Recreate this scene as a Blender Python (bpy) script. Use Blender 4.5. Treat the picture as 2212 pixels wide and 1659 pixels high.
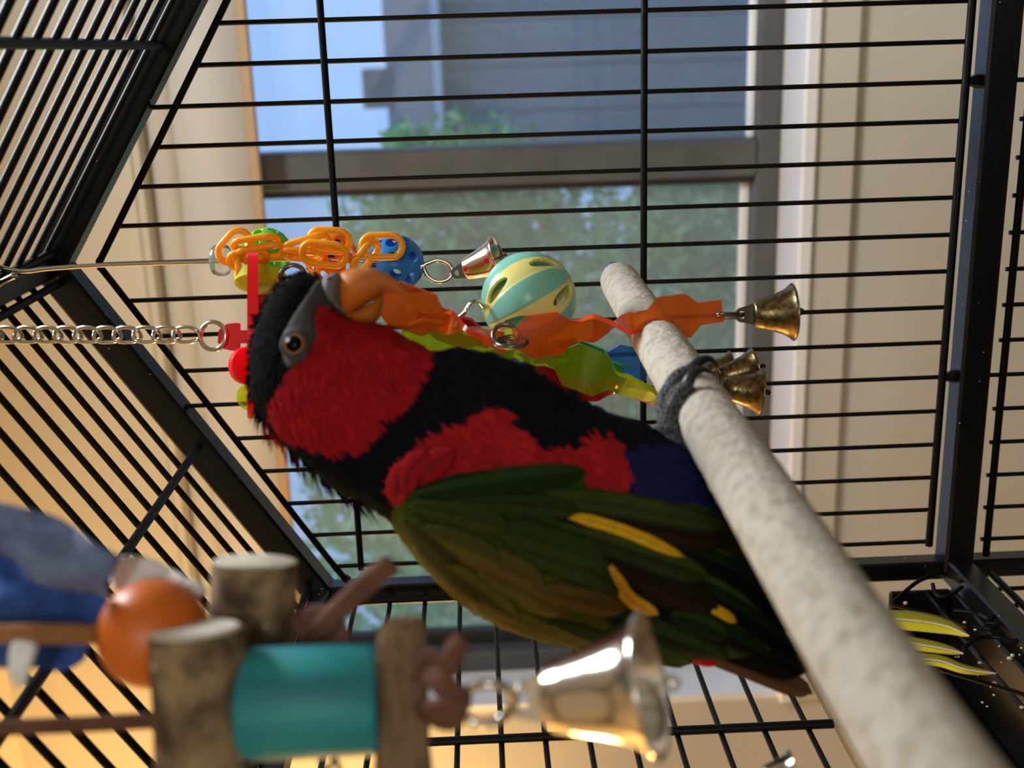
import bpy, bmesh, math, random
import numpy as np
from mathutils import Vector, Matrix, noise as mnoise

for o in list(bpy.data.objects):
    bpy.data.objects.remove(o)
SC = bpy.context.scene
COL = SC.collection
random.seed(7)
rng = np.random.default_rng(11)

# ------------------------------------------------------------------ frame of reference
# All layout numbers are millimetres in the cage's own axes, measured from the lens:
# X across the cage, Y into the cage (towards the window wall), Z up.  CAMZ lifts them to the room.
F = 2465.78
RM = np.array([[0.99895385, -0.03819693, 0.02514356],
               [0.02958582, 0.95908814, 0.2815575],
               [-0.03486952, -0.28051905, 0.95921488]])
CAMZ = 1740.0
def ray(px, py):
    w = RM @ np.array([(px-1106)/F, (py-829.5)/F, 1.0])
    return np.array([-w[1], w[2], -w[0]])
def UY(px, py, Y):
    r = ray(px, py); return r/r[1]*Y
def UX(px, py, X):
    r = ray(px, py); return r/r[0]*X
def C(px, py, z):
    return ray(px, py)*z
ER = np.array([-RM[1, 0], RM[2, 0], -RM[0, 0]])      # right, down and forward of the held phone, in room axes
ED = np.array([-RM[1, 1], RM[2, 1], -RM[0, 1]])
EF = np.array([-RM[1, 2], RM[2, 2], -RM[0, 2]])
def W(p):
    return Vector((p[0]*.001, p[1]*.001, (p[2]+CAMZ)*.001))

# ------------------------------------------------------------------ camera, sky, light, exposure
cam_d = bpy.data.cameras.new('camera')
cam = bpy.data.objects.new('camera', cam_d); COL.objects.link(cam)
m = Matrix.Identity(4)
for i in range(3):
    m[i][0] = ER[i]; m[i][1] = -ED[i]; m[i][2] = -EF[i]
m.translation = W((0, 0, 0))
cam.matrix_world = m
cam_d.sensor_width = 36
cam_d.lens = F/2212*36
cam_d.clip_start = 0.02
cam_d.dof.use_dof = True
cam_d.dof.focus_distance = 0.52
cam_d.dof.aperture_fstop = 11.5
SC.camera = cam

world = bpy.data.worlds.new('sky'); SC.world = world
world.use_nodes = True
bg = world.node_tree.nodes['Background']
bg.inputs[0].default_value = (0.25, 0.425, 0.75, 1)
bg.inputs[1].default_value = 1.5
SC.view_settings.view_transform = 'Standard'
SC.view_settings.look = 'None'
SC.view_settings.gamma = 1
SC.view_settings.use_curve_mapping = False
SC.view_settings.exposure = 0.0
BACK_W = 25.0       # unseen globe lamp added behind the viewer as fill
LAMP_W = 49.0        # warm floor lamp on the left
CEIL_W = 13.5       # unseen ceiling fill light, added to brighten the window wall

def lin(c):
    return tuple(((v/255)/12.92 if v/255 <= .04045 else ((v/255+.055)/1.055)**2.4) for v in c)

# ------------------------------------------------------------------ materials
MATS = {}
def pm(name, rgb, rough=.5, metal=0, spec=.5, var=None, vscale=60, bump=0, bscale=300, btype='noise', coat=0,
       trans=0, detail=4, attr=False, stretch=None, sss=0, transl=0, speck=None, lo=.35, hi=.65):
    mt = bpy.data.materials.new(name); mt.use_nodes = True
    nt = mt.node_tree; b = nt.nodes['Principled BSDF']
    b.inputs['Base Color'].default_value = (*lin(rgb), 1)
    b.inputs['Roughness'].default_value = rough
    b.inputs['Metallic'].default_value = metal
    b.inputs['Specular IOR Level'].default_value = spec
    b.inputs['Coat Weight'].default_value = coat
    b.inputs['Transmission Weight'].default_value = trans
    if sss:
        b.inputs['Subsurface Weight'].default_value = sss
        b.inputs['Subsurface Radius'].default_value = (.004, .003, .002)
    tc = nt.nodes.new('ShaderNodeTexCoord'); vec = tc.outputs['Object']
    if stretch:
        mp = nt.nodes.new('ShaderNodeMapping'); mp.inputs['Scale'].default_value = stretch
        nt.links.new(vec, mp.inputs[0]); vec = mp.outputs[0]
    col = None
    if attr:
        at = nt.nodes.new('ShaderNodeAttribute'); at.attribute_name = 'Col'; col = at.outputs[0]
    if var:
        n = nt.nodes.new('ShaderNodeTexNoise'); n.inputs['Scale'].default_value = vscale; n.inputs['Detail'].default_value = detail
        nt.links.new(vec, n.inputs['Vector'])
        cr = nt.nodes.new('ShaderNodeValToRGB')
        cr.color_ramp.elements[0].position = lo; cr.color_ramp.elements[1].position = hi
        cr.color_ramp.elements[0].color = (*lin(rgb), 1); cr.color_ramp.elements[1].color = (*lin(var), 1)
        nt.links.new(n.outputs[0], cr.inputs[0]); col = cr.outputs[0]
    if speck:
        v = nt.nodes.new('ShaderNodeTexVoronoi'); v.inputs['Scale'].default_value = speck[1]
        nt.links.new(tc.outputs['Object'], v.inputs['Vector'])
        cr = nt.nodes.new('ShaderNodeValToRGB'); cr.color_ramp.interpolation = 'CONSTANT'
        cr.color_ramp.elements[0].color = (1, 1, 1, 1); cr.color_ramp.elements[1].color = (0, 0, 0, 1)
        cr.color_ramp.elements[1].position = speck[2]
        nt.links.new(v.outputs['Distance'], cr.inputs[0])
        mx = nt.nodes.new('ShaderNodeMix'); mx.data_type = 'RGBA'
        nt.links.new(cr.outputs[0], mx.inputs[0])
        if col: nt.links.new(col, mx.inputs[6])
        else: mx.inputs[6].default_value = (*lin(rgb), 1)
        mx.inputs[7].default_value = (*lin(speck[0]), 1); col = mx.outputs[2]
    if col: nt.links.new(col, b.inputs['Base Color'])
    if bump:
        if btype == 'noise':
            n = nt.nodes.new('ShaderNodeTexNoise'); n.inputs['Detail'].default_value = 5; out = n.outputs[0]
        else:
            n = nt.nodes.new('ShaderNodeTexVoronoi'); n.feature = 'DISTANCE_TO_EDGE' if btype == 'scales' else 'F1'; out = n.outputs['Distance']
        n.inputs['Scale'].default_value = bscale
        nt.links.new(vec, n.inputs['Vector'])
        bp = nt.nodes.new('ShaderNodeBump'); bp.inputs['Strength'].default_value = bump; bp.inputs['Distance'].default_value = .001
        nt.links.new(out, bp.inputs['Height']); nt.links.new(bp.outputs[0], b.inputs['Normal'])
    if transl:
        tl = nt.nodes.new('ShaderNodeBsdfTranslucent'); tl.inputs[0].default_value = (*lin(rgb), 1)
        ms = nt.nodes.new('ShaderNodeMixShader'); ms.inputs[0].default_value = transl
        out = [q for q in nt.nodes if q.bl_idname == 'ShaderNodeOutputMaterial'][0]
        nt.links.new(b.outputs[0], ms.inputs[1]); nt.links.new(tl.outputs[0], ms.inputs[2]); nt.links.new(ms.outputs[0], out.inputs[0])
    MATS[name] = mt
    return mt

def acrylic(name, rgb, tint, clear=.5, gloss=.1):
    """coloured see-through plastic: part clear, part glowing through, with a polished skin"""
    mt = bpy.data.materials.new(name); mt.use_nodes = True
    nt = mt.node_tree; nt.nodes.clear()
    out = nt.nodes.new('ShaderNodeOutputMaterial')
    tr = nt.nodes.new('ShaderNodeBsdfTransparent'); tr.inputs[0].default_value = (*lin(tint), 1)
    tl = nt.nodes.new('ShaderNodeBsdfTranslucent'); tl.inputs[0].default_value = (*lin(rgb), 1)
    df = nt.nodes.new('ShaderNodeBsdfDiffuse'); df.inputs[0].default_value = (*lin(rgb), 1)
    gl = nt.nodes.new('ShaderNodeBsdfGlossy'); gl.inputs['Roughness'].default_value = .12
    m1 = nt.nodes.new('ShaderNodeMixShader'); m1.inputs[0].default_value = .45
    nt.links.new(df.outputs[0], m1.inputs[1]); nt.links.new(tl.outputs[0], m1.inputs[2])
    m2 = nt.nodes.new('ShaderNodeMixShader'); m2.inputs[0].default_value = clear
    nt.links.new(m1.outputs[0], m2.inputs[1]); nt.links.new(tr.outputs[0], m2.inputs[2])
    fr = nt.nodes.new('ShaderNodeFresnel'); fr.inputs[0].default_value = 1.28
    m3 = nt.nodes.new('ShaderNodeMixShader')
    mm = nt.nodes.new('ShaderNodeMath'); mm.operation = 'MAXIMUM'; mm.inputs[1].default_value = gloss*.3
    nt.links.new(fr.outputs[0], mm.inputs[0]); nt.links.new(mm.outputs[0], m3.inputs[0])
    nt.links.new(m2.outputs[0], m3.inputs[1]); nt.links.new(gl.outputs[0], m3.inputs[2])
    nt.links.new(m3.outputs[0], out.inputs[0])
    MATS[name] = mt
    return mt

def thin_sheet(name, rgb, clear, gloss=.05):
    mt = bpy.data.materials.new(name); mt.use_nodes = True
    nt = mt.node_tree; nt.nodes.clear()
    out = nt.nodes.new('ShaderNodeOutputMaterial')
    tr = nt.nodes.new('ShaderNodeBsdfTransparent')
    df = nt.nodes.new('ShaderNodeBsdfDiffuse'); df.inputs[0].default_value = (*lin(rgb), 1)
    tl = nt.nodes.new('ShaderNodeBsdfTranslucent'); tl.inputs[0].default_value = (*lin(rgb), 1)
    ma = nt.nodes.new('ShaderNodeMixShader'); ma.inputs[0].default_value = .5
    nt.links.new(df.outputs[0], ma.inputs[1]); nt.links.new(tl.outputs[0], ma.inputs[2])
    gl = nt.nodes.new('ShaderNodeBsdfGlossy'); gl.inputs['Roughness'].default_value = .02
    m1 = nt.nodes.new('ShaderNodeMixShader'); m1.inputs[0].default_value = clear
    nt.links.new(ma.outputs[0], m1.inputs[1]); nt.links.new(tr.outputs[0], m1.inputs[2])
    m2 = nt.nodes.new('ShaderNodeMixShader'); m2.inputs[0].default_value = gloss
    nt.links.new(m1.outputs[0], m2.inputs[1]); nt.links.new(gl.outputs[0], m2.inputs[2])
    nt.links.new(m2.outputs[0], out.inputs[0])
    MATS[name] = mt
    return mt

pm('wall_paint', (205, 200, 186), .85, var=(199, 194, 180), vscale=3, bump=.05, bscale=400)
pm('ceiling_paint', (225, 215, 198), .9)
pm('floor_wood', (140, 124, 106), .5, var=(118, 104, 88), vscale=6, stretch=(1, 12, 1))
pm('white_trim', (240, 241, 242), .2, spec=.7, coat=.4)
pm('sash_grey', (74, 74, 74), .5, var=(84, 84, 83), vscale=20)
pm('sash_dark', (38, 38, 40), .5)
pm('hem_bar', (178, 150, 116), .6)
pm('cage_black', (6, 6, 7), .38, spec=.18, bump=.15, bscale=900)
pm('cage_tube', (8, 8, 9), .3, spec=.4, bump=.12, bscale=700, speck=((190, 190, 180), 130, .045))
pm('black_plastic', (8, 8, 9), .25)
pm('steel', (205, 200, 190), .2, metal=1)
pm('steel_dark', (120, 112, 105), .3, metal=1)
pm('nickel', (236, 232, 226), .15, metal=1, bump=.04, bscale=500)
pm('bronze', (150, 130, 92), .3, metal=1, var=(88, 76, 56), vscale=420, detail=8, bump=.12, bscale=900)
pm('bronze_dark', (62, 55, 46), .4, metal=1)
pm('perch_concrete', (188, 179, 165), .9, var=(156, 141, 119), vscale=230, detail=8, bump=1.0, bscale=480, lo=.45, hi=.75)
pm('perch_smooth', (226, 214, 196), .8, var=(212, 196, 172), vscale=60, bump=.2, bscale=300)
pm('plumage', (20, 20, 24), .85, spec=.04, attr=True, bump=.25, bscale=1400)
pm('beak_orange', (214, 118, 28), .5, attr=True, spec=.25, bump=.08, bscale=500)
pm('beak_lower', (168, 92, 24), .55, spec=.2)
pm('cere_grey', (118, 114, 114), .75, var=(88, 85, 85), vscale=600, bump=.3, bscale=1500)
pm('eye_black', (4, 3, 3), .15, spec=.12)
pm('iris', (170, 120, 74), .35)
pm('eye_skin', (56, 50, 46), .75, bump=.4, bscale=1800)
pm('lore_grey', (52, 47, 45), .8, bump=.5, bscale=1500)
_m = pm('scaly_skin', (46, 46, 50), .6, bump=1.0, bscale=620, btype='scales')
_n = _m.node_tree.nodes; _v = [q for q in _n if q.bl_idname == 'ShaderNodeTexVoronoi'][0]
_r = _n.new('ShaderNodeValToRGB'); _r.color_ramp.elements[0].color = (*lin((98, 98, 102)), 1); _r.color_ramp.elements[1].color = (*lin((27, 27, 30)), 1); _r.color_ramp.elements[1].position = .13
_m.node_tree.links.new(_v.outputs['Distance'], _r.inputs[0]); _m.node_tree.links.new(_r.outputs[0], _n['Principled BSDF'].inputs['Base Color'])
pm('claw', (26, 25, 27), .3)
pm('wire_ball_green', (138, 220, 62), .35, transl=.4)
pm('wire_ball_orange', (255, 158, 30), .35, transl=.4)
pm('wire_ball_blue', (48, 140, 214), .32, transl=.35)
pm('link_plastic', (255, 186, 26), .32, transl=.35)
pm('ball_yellow', (248, 236, 150), .32, transl=.3)
pm('ball_teal', (146, 216, 200), .3, transl=.3)
pm('rattle_red', (180, 60, 40), .4)
pm('lime_plastic', (212, 222, 66), .5, spec=.1, transl=.45)
pm('red_plastic', (246, 44, 56), .25, transl=.4)
acrylic('acrylic_orange', (252, 136, 40), (250, 172, 96), .72)
acrylic('acrylic_orange_edge', (255, 100, 56), (255, 140, 90), .2)  # edge variants: glow at the cut edges painted in as brighter colour
acrylic('acrylic_lime', (200, 224, 60), (226, 240, 110), .8)
acrylic('acrylic_lime_edge', (212, 246, 50), (230, 255, 120), .1)
acrylic('acrylic_red', (190, 12, 32), (220, 40, 60), .62)
acrylic('acrylic_red_edge', (220, 20, 40), (230, 40, 60), .1)
acrylic('acrylic_blue', (100, 155, 225), (150, 195, 245), .74)
acrylic('acrylic_blue_edge', (110, 150, 235), (140, 180, 245), .1)
acrylic('acrylic_green', (90, 200, 130), (140, 235, 170), .74)
acrylic('acrylic_green_edge', (110, 220, 130), (150, 240, 170), .1)
acrylic('acrylic_clear', (225, 225, 222), (245, 245, 245), .7)
acrylic('acrylic_clear_edge', (235, 230, 222), (245, 245, 245), .4)
pm('bark', (74, 57, 41), .9, var=(176, 148, 110), vscale=105, detail=7, bump=.9, bscale=160, speck=((205, 200, 190), 150, .10), lo=.4, hi=.72)
pm('cut_wood', (212, 202, 186), .85, var=(196, 184, 164), vscale=120)
pm('slat_wood', (132, 104, 76), .85, var=(104, 78, 54), vscale=80, stretch=(1, 6, 6), bump=.4, bscale=250)
pm('teal_wood', (36, 146, 150), .55, var=(20, 104, 126), vscale=30, stretch=(4, 4, .5), bump=.15, bscale=200)
pm('bead_orange', (222, 112, 30), .42, var=(206, 98, 22), vscale=40)
pm('leather', (112, 72, 54), .85, var=(92, 57, 42), vscale=120, bump=.4, bscale=500)
pm('suede', (168, 118, 72), .95, var=(146, 98, 56), vscale=260, bump=.6, bscale=700)
pm('denim', (52, 94, 172), .95, var=(40, 74, 144), vscale=200, bump=.7, bscale=1200)
pm('denim_back', (128, 144, 182), .95, var=(104, 122, 166), vscale=420, bump=.7, bscale=1200)
pm('cotton', (236, 234, 232), .95, bump=.4, bscale=800)
pm('string_green', (30, 84, 76), .9)
pm('crumb', (206, 196, 176), .9)
pm('feather_yellow', (214, 190, 20), .6, attr=True)
pm('siding', (160, 157, 162), .85, var=(150, 147, 152), vscale=8)
pm('roof_shingle', (140, 130, 126), .95, var=(118, 110, 108), vscale=25, bump=.5, bscale=60)
pm('fascia', (214, 214, 222), .7)
pm('foliage', (140, 180, 120), .7, attr=True, transl=.35)
pm('tree_bark', (86, 72, 58), .95, bump=.6, bscale=60)
pm('grass', (84, 104, 60), .95, var=(70, 88, 50), vscale=5)
pm('paving', (170, 164, 152), .9)
thin_sheet('blind_fabric', (244, 240, 232), 0.0, 0.0)
thin_sheet('window_glass', (225, 232, 235), .93, .035)
thin_sheet('insect_screen', (208, 208, 182), .70, 0.0)
pm('lamp_fabric', (240, 220, 180), .9)
pm('brass', (180, 140, 70), .3, metal=1)

# ------------------------------------------------------------------ object helpers
ORG = {}
def setp(o, label=None, cat=None, group=None, kind=None):
    if label: o['label'] = label
    if cat: o['category'] = cat
    if group: o['group'] = group
    if kind: o['kind'] = kind
    return o
def thing(name, p, label, cat, group=None, kind=None):
    o = bpy.data.objects.new(name, None); COL.objects.link(o)
    o.empty_display_size = .02
    o.location = W(p); ORG[o.name] = W(p)
    return setp(o, label, cat, group, kind)
def mesh(name, V, Fc, mats, smooth=True, fm=None, col=None, off=None):
    me = bpy.data.meshes.new(name)
    off = off if off is not None else Vector((0, 0, 0))
    me.from_pydata([tuple(W(v)-off) for v in V], [], Fc)
    for mt in (mats if isinstance(mats, (list, tuple)) else [mats]): me.materials.append(MATS[mt])
    if fm is not None: me.polygons.foreach_set('material_index', fm)
    if smooth is True: me.polygons.foreach_set('use_smooth', [True]*len(Fc))
    elif smooth == 'auto':
        me.polygons.foreach_set('use_smooth', [True]*len(Fc)); me.set_sharp_from_angle(angle=math.radians(35))
    if col is not None:
        a = me.color_attributes.new('Col', 'FLOAT_COLOR', 'POINT')
        c = np.ones((len(V), 4)); c[:, :3] = col
        a.data.foreach_set('color', c.ravel().astype(np.float32))
    me.update()
    return me
def part(name, VF, mats, parent, smooth='auto', label=None, col=None, kind=None, fm=None):
    V, Fc = VF
    off = ORG[parent.name] if parent else None
    o = bpy.data.objects.new(name, mesh(name, V, Fc, mats, smooth, fm, col, off)); COL.objects.link(o)
    if parent: o.parent = parent; ORG[o.name] = off
    return setp(o, label, kind=kind)
def solo(name, VF, mats, label, cat, base, smooth='auto', group=None, kind=None, col=None, fm=None):
    """a thing that is one mesh, with its origin at base"""
    V, Fc = VF
    o = bpy.data.objects.new(name, mesh(name, V, Fc, mats, smooth, fm, col, W(base))); COL.objects.link(o)
    o.location = W(base); ORG[o.name] = W(base)
    return setp(o, label, cat, group, kind)
def struct(name, VF, mats, parent=None, smooth=False, fm=None):
    V, Fc = VF
    off = ORG[parent.name] if parent else None
    o = bpy.data.objects.new(name, mesh(name, V, Fc, mats, smooth, fm, None, off)); COL.objects.link(o)
    ORG[o.name] = off if parent else Vector((0, 0, 0))
    if parent: o.parent = parent
    else: o['kind'] = 'structure'
    return o
def join(*vfs):
    V = []; Fc = []
    for v, f in vfs:
        n = len(V); V += list(v); Fc += [tuple(i+n for i in q) for q in f]
    return V, Fc
def nrm(v):
    v = np.asarray(v, float); return v/(np.linalg.norm(v)+1e-12)

def box(x0, x1, y0, y1, z0, z1, c=0):
    x0, x1 = sorted((x0, x1)); y0, y1 = sorted((y0, y1)); z0, z1 = sorted((z0, z1))
    if c <= 0:
        V = [(x, y, z) for x in (x0, x1) for y in (y0, y1) for z in (z0, z1)]
        return V, [(0, 1, 3, 2), (4, 6, 7, 5), (0, 4, 5, 1), (2, 3, 7, 6), (0, 2, 6, 4), (1, 5, 7, 3)]
    bm = bmesh.new(); bmesh.ops.create_cube(bm, size=1)
    for v in bm.verts:
        v.co = Vector(((x0+x1)/2+v.co.x*(x1-x0), (y0+y1)/2+v.co.y*(y1-y0), (z0+z1)/2+v.co.z*(z1-z0)))
    bmesh.ops.bevel(bm, geom=bm.edges[:], offset=c, segments=1, affect='EDGES')
    V = [tuple(v.co) for v in bm.verts]; Fc = [tuple(v.index for v in f.verts) for f in bm.faces]; bm.free()
    return V, Fc
def beam(p0, p1, w, h, up, ch=.09):
    """square tube from p0 to p1, w along up x axis, h along up, chamfered edges"""
    p0 = np.array(p0, float); p1 = np.array(p1, float); t = nrm(p1-p0)
    s = nrm(np.cross(t, up)); u = np.cross(s, t)
    a, b = w/2, h/2; k = min(w, h)*ch
    pr = [(a, -b+k), (a, b-k), (a-k, b), (-a+k, b), (-a, b-k), (-a, -b+k), (-a+k, -b), (a-k, -b)]
    V = [p+s*x+u*y for p in (p0, p1) for x, y in pr]
    Fc = [(i, (i+1) % 8, 8+(i+1) % 8, 8+i) for i in range(8)] + [tuple(range(7, -1, -1)), tuple(range(8, 16))]
    return V, Fc
def spline(P, n=8, closed=False):
    P = [np.array(p, float) for p in P]; out = []; N = len(P)
    for i in range(N if closed else N-1):
        p0 = P[(i-1) % N] if closed or i > 0 else P[0]*2-P[1]
        p1 = P[i]; p2 = P[(i+1) % N]
        p3 = P[(i+2) % N] if closed or i+2 < N else P[-1]*2-P[-2]
        for k in range(n):
            t = k/n
            out.append(.5*((2*p1)+(-p0+p2)*t+(2*p0-5*p1+4*p2-p3)*t*t+(-p0+3*p1-3*p2+p3)*t**3))
    if not closed: out.append(P[-1])
    return out
def tube(P, r, n=8, closed=False, caps=True, flat=1.0, up=None):
    P = [np.array(p, float) for p in P]; N = len(P)
    R = r if hasattr(r, '__len__') else [r]*N
    T = []
    for i in range(N):
        a = P[(i-1) % N] if closed or i > 0 else P[i]; b = P[(i+1) % N] if closed or i < N-1 else P[i]
        T.append(nrm(b-a))
    ref = np.array(up, float) if up is not None else (np.array([0, 0, 1.]) if abs(T[0][2]) < .9 else np.array([1., 0, 0]))
    u = nrm(ref-T[0]*(ref@T[0])); V = []
    for i in range(N):
        u = nrm(u-T[i]*(u@T[i])); v = np.cross(T[i], u)
        for k in range(n):
            a = 2*math.pi*k/n
            V.append(P[i]+R[i]*(u*math.cos(a)*flat+v*math.sin(a)))
    Fc = []
    for i in range(N if closed else N-1):
        j = (i+1) % N
        for k in range(n):
            Fc.append((i*n+k, i*n+(k+1) % n, j*n+(k+1) % n, j*n+k))
    if caps and not closed:
        Fc += [tuple(range(n-1, -1, -1)), tuple((N-1)*n+k for k in range(n))]
    return V, Fc
def frame_of(ax, ref=None):
    ax = nrm(ax)
    ref = np.array([0, 0, 1.]) if ref is None else np.array(ref, float)
    if abs(ax @ nrm(ref)) > .95: ref = np.array([1., .2, 0])
    u = nrm(np.cross(ref, ax)); return ax, u, np.cross(ax, u)
def lathe(p, ax, prof, n=24, ref=None):
    """prof: (distance along axis, radius)"""
    p = np.array(p, float); ax, u, v = frame_of(ax, ref); V = []; Fc = []
    for s, r in prof:
        for k in range(n):
            a = 2*math.pi*k/n
            V.append(p+ax*s+(u*math.cos(a)+v*math.sin(a))*max(r, 1e-4))
    for i in range(len(prof)-1):
        for k in range(n):
            Fc.append((i*n+k, i*n+(k+1) % n, (i+1)*n+(k+1) % n, (i+1)*n+k))
    return V, Fc
def cyl(p, ax, L, r, n=24, ch=None):
    ch = ch if ch is not None else min(r, L)*.1
    return lathe(p, ax, [(0, 0), (0, r-ch), (ch, r), (L-ch, r), (L, r-ch), (L, 0)], n)
def sphere(p, r, n=16, sc=(1, 1, 1), ax=(0, 0, 1)):
    return lathe(p, ax, [(-r*math.cos(math.pi*i/n)*sc[2], r*math.sin(math.pi*i/n)) for i in range(n+1)], n*2)
def ringpts(c, nvec, r, n=28, ref=None):
    a, u, v = frame_of(nvec, ref); c = np.array(c, float)
    return [c+(u*math.cos(2*math.pi*k/n)+v*math.sin(2*math.pi*k/n))*r for k in range(n)]

UNIT = None
def unit_rod():
    global UNIT
    if UNIT is None:
        me = bpy.data.meshes.new('wire_rod'); n = 10
        V = [(math.cos(2*math.pi*k/n), math.sin(2*math.pi*k/n), z) for z in (-.5, .5) for k in range(n)]
        Fc = [(k, (k+1) % n, n+(k+1) % n, n+k) for k in range(n)]+[tuple(range(n-1, -1, -1)), tuple(range(n, 2*n))]
        me.from_pydata(V, [], Fc); me.polygons.foreach_set('use_smooth', [True]*n+[False, False])
        me.materials.append(MATS['cage_black']); UNIT = me
    return UNIT
def bar(p0, p1, r, parent, name='bar'):
    a, b = W(p0), W(p1); d = b-a
    o = bpy.data.objects.new(name, unit_rod()); COL.objects.link(o)
    o.parent = parent
    q = d.to_track_quat('Z', 'Y')
    o.matrix_local = Matrix.Translation((a+b)/2-ORG[parent.name]) @ q.to_matrix().to_4x4() @ Matrix.Diagonal((r*.001, r*.001, d.length, 1))
    return o

# ------------------------------------------------------------------ the room
YW = 1400.0; YG = 1500.0; YO = 1560.0
X0R, X1R, Y0R = -2300, 1900, -2300
ZF, ZC = -CAMZ, 660.0
HEAD, SILL, JL, JR = 411.0, -399.0, -884.0, 600.0
struct('floor', box(X0R-100, X1R+100, Y0R-100, YO, ZF-60, ZF), 'floor_wood')
struct('ceiling', box(X0R-100, X1R+100, Y0R-100, YO, ZC, ZC+60), 'ceiling_paint')
struct('wall_left', box(X0R-100, X0R, Y0R-100, YW, ZF, ZC), 'wall_paint')
struct('wall_right', box(X1R, X1R+100, Y0R-100, YW, ZF, ZC), 'wall_paint')
struct('wall_front', box(X0R, X1R, Y0R-100, Y0R, ZF, ZC), 'wall_paint')
struct('wall_back', join(box(X0R-100, JL, YW, YO, ZF, ZC), box(JR, X1R+100, YW, YO, ZF, ZC),
                         box(JL, JR, YW, YO, HEAD, ZC), box(JL, JR, YW, YO, ZF, SILL)), 'wall_paint')
# window: white lining, sill board, grey sashes, two panes and an insect screen
win = thing('window_1', ((JL+JR)/2, YW, SILL), 'two-pane sliding window with grey sashes and white lining', None, kind='structure')
struct('sill_board', box(JL, JR, YW-16, YG-12, SILL-13, SILL+4, 2), 'white_trim', win)
struct('apron_trim', box(JL, JR, YW-10, YW, SILL-62, SILL-13, 2), 'wall_paint', win)
struct('jamb_lining', box(JL, JL+10, YW-1, YG-12, SILL+4, HEAD), 'white_trim', win)
struct('jamb_lining', box(JR-10, JR, YW-1, YG-12, SILL+4, HEAD), 'white_trim', win)
struct('head_lining', box(JL, JR, YW+4, YG-12, HEAD-10, HEAD), 'wall_paint', win)
MX = -144.0
struct('frame_sill', box(JL, JR, YG-12, YG+40, SILL, SILL+34, 3), 'sash_grey', win)
struct('frame_head', box(JL, JR, YG-12, YG+40, HEAD-34, HEAD, 3), 'sash_grey', win)
struct('frame_jamb', box(JL, JL+40, YG-12, YG+40, SILL+34, HEAD-34, 3), 'sash_grey', win)
struct('frame_jamb', box(JR-40, JR, YG-12, YG+40, SILL+34, HEAD-34, 3), 'sash_grey', win)
struct('meeting_stile', box(MX-24, MX+24, YG-14, YG+40, SILL+34, HEAD-34, 3), 'sash_grey', win)
struct('stile_seal', box(MX-34, MX-24, YG+2, YG+36, SILL+34, HEAD-34, 1), 'sash_dark', win)
struct('glazing_bead', box(MX+24, JR-40, YG+4, YG+16, SILL+34, SILL+44, 2), 'white_trim', win)
struct('glazing_bead', box(JL+40, MX-34, YG+22, YG+34, SILL+34, SILL+46, 2), 'white_trim', win)
struct('sash_stile', box(JL+40, JL+62, YG+18, YG+34, SILL+34, HEAD-34, 2), 'sash_dark', win)
pn = struct('pane', box(MX+22, JR-38, YG+8, YG+12, SILL+33, HEAD-33), 'window_glass', win)
pn = struct('pane', box(JL+38, MX-22, YG+26, YG+30, SILL+33, HEAD-33), 'window_glass', win)
struct('insect_screen', ([(JL+38, YG+42, SILL+33), (MX-22, YG+42, SILL+33), (MX-22, YG+42, HEAD-33), (JL+38, YG+42, HEAD-33)], [(0, 1, 2, 3)]), 'insect_screen', win)

# roller blind hanging in the recess
bl = thing('roller_blind', ((JL+JR)/2, YW+34, HEAD-12), 'pale linen roller blind drawn a little way down over the window', 'blind')
NX = 60
V = []; Fc = []
for j in range(2):
    for i in range(NX+1):
        x = JL+16+(JR-JL-32)*i/NX
        V.append((x, YW+36+1.2*math.sin(i*.9), HEAD-26 if j == 0 else 272.0))
Fc = [(i, i+1, NX+2+i, NX+1+i) for i in range(NX)]
o = part('fabric', (V, Fc), 'blind_fabric', bl)
sm = o.modifiers.new('t', 'SOLIDIFY'); sm.thickness = .0012
part('roller', lathe((JL+14, YW+40, HEAD-30), (1, 0, 0), [(0, 0), (0, 17), (JR-JL-28, 17), (JR-JL-28, 0)], 20), 'blind_fabric', bl)
part('hem_bar', box(JL+16, JR-16, YW+30, YW+41, 264, 277, 2), 'hem_bar', bl)

# ------------------------------------------------------------------ outside
struct('ground', box(-9000, 9000, YO, 16000, -2300, -2250), 'grass')
ho = thing('house', (1500, 7600, -2250), 'grey neighbouring house with vertical siding boards and shingle roof', 'house')
HX0, HX1, HY = -620, 6200, 7000
part('wall', box(HX0, HX1, HY+20, HY+5000, -2250, 260), 'siding', ho)
bw = 262
x = HX0
sid = mesh('siding_board', *box(-bw/2+5, bw/2-5, -14, 14, 0, 2430, 4), 'siding', False, off=W((0, 0, 0)))
k = 0
while x < 3400:
    o = bpy.data.objects.new('siding_board', sid); COL.objects.link(o); o.parent = ho
    o.location = W((x+bw/2, HY+8, -2250))-ORG[ho.name]
    x += bw; k += 1
part('corner_board', box(HX0-40, HX0+10, HY-20, HY+60, -2250, 230, 4), 'fascia', ho)
V = [(HX0-220, HY-260, 215), (HX1, HY-260, 215), (HX1, HY+3000, 720), (HX0-220, HY+3000, 720),
     (HX0-220, HY-260, 185), (HX1, HY-260, 185), (HX1, HY+3000, 640), (HX0-220, HY+3000, 640)]
part('roof', (V, [(0, 1, 2, 3), (7, 6, 5, 4), (0, 4, 5, 1), (1, 5, 6, 2), (2, 6, 7, 3), (3, 7, 4, 0)]), 'roof_shingle', ho, False)
part('chimney', box(-420, -120, HY+2300, HY+2700, 500, 860, 6), 'roof_shingle', ho)
part('gutter', join(box(HX0-220, HX1, HY-300, HY-262, 165, 212, 6)), 'fascia', ho)
part('soffit', box(HX0-220, HX1, HY-262, HY+20, 160, 172), 'siding', ho)

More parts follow.
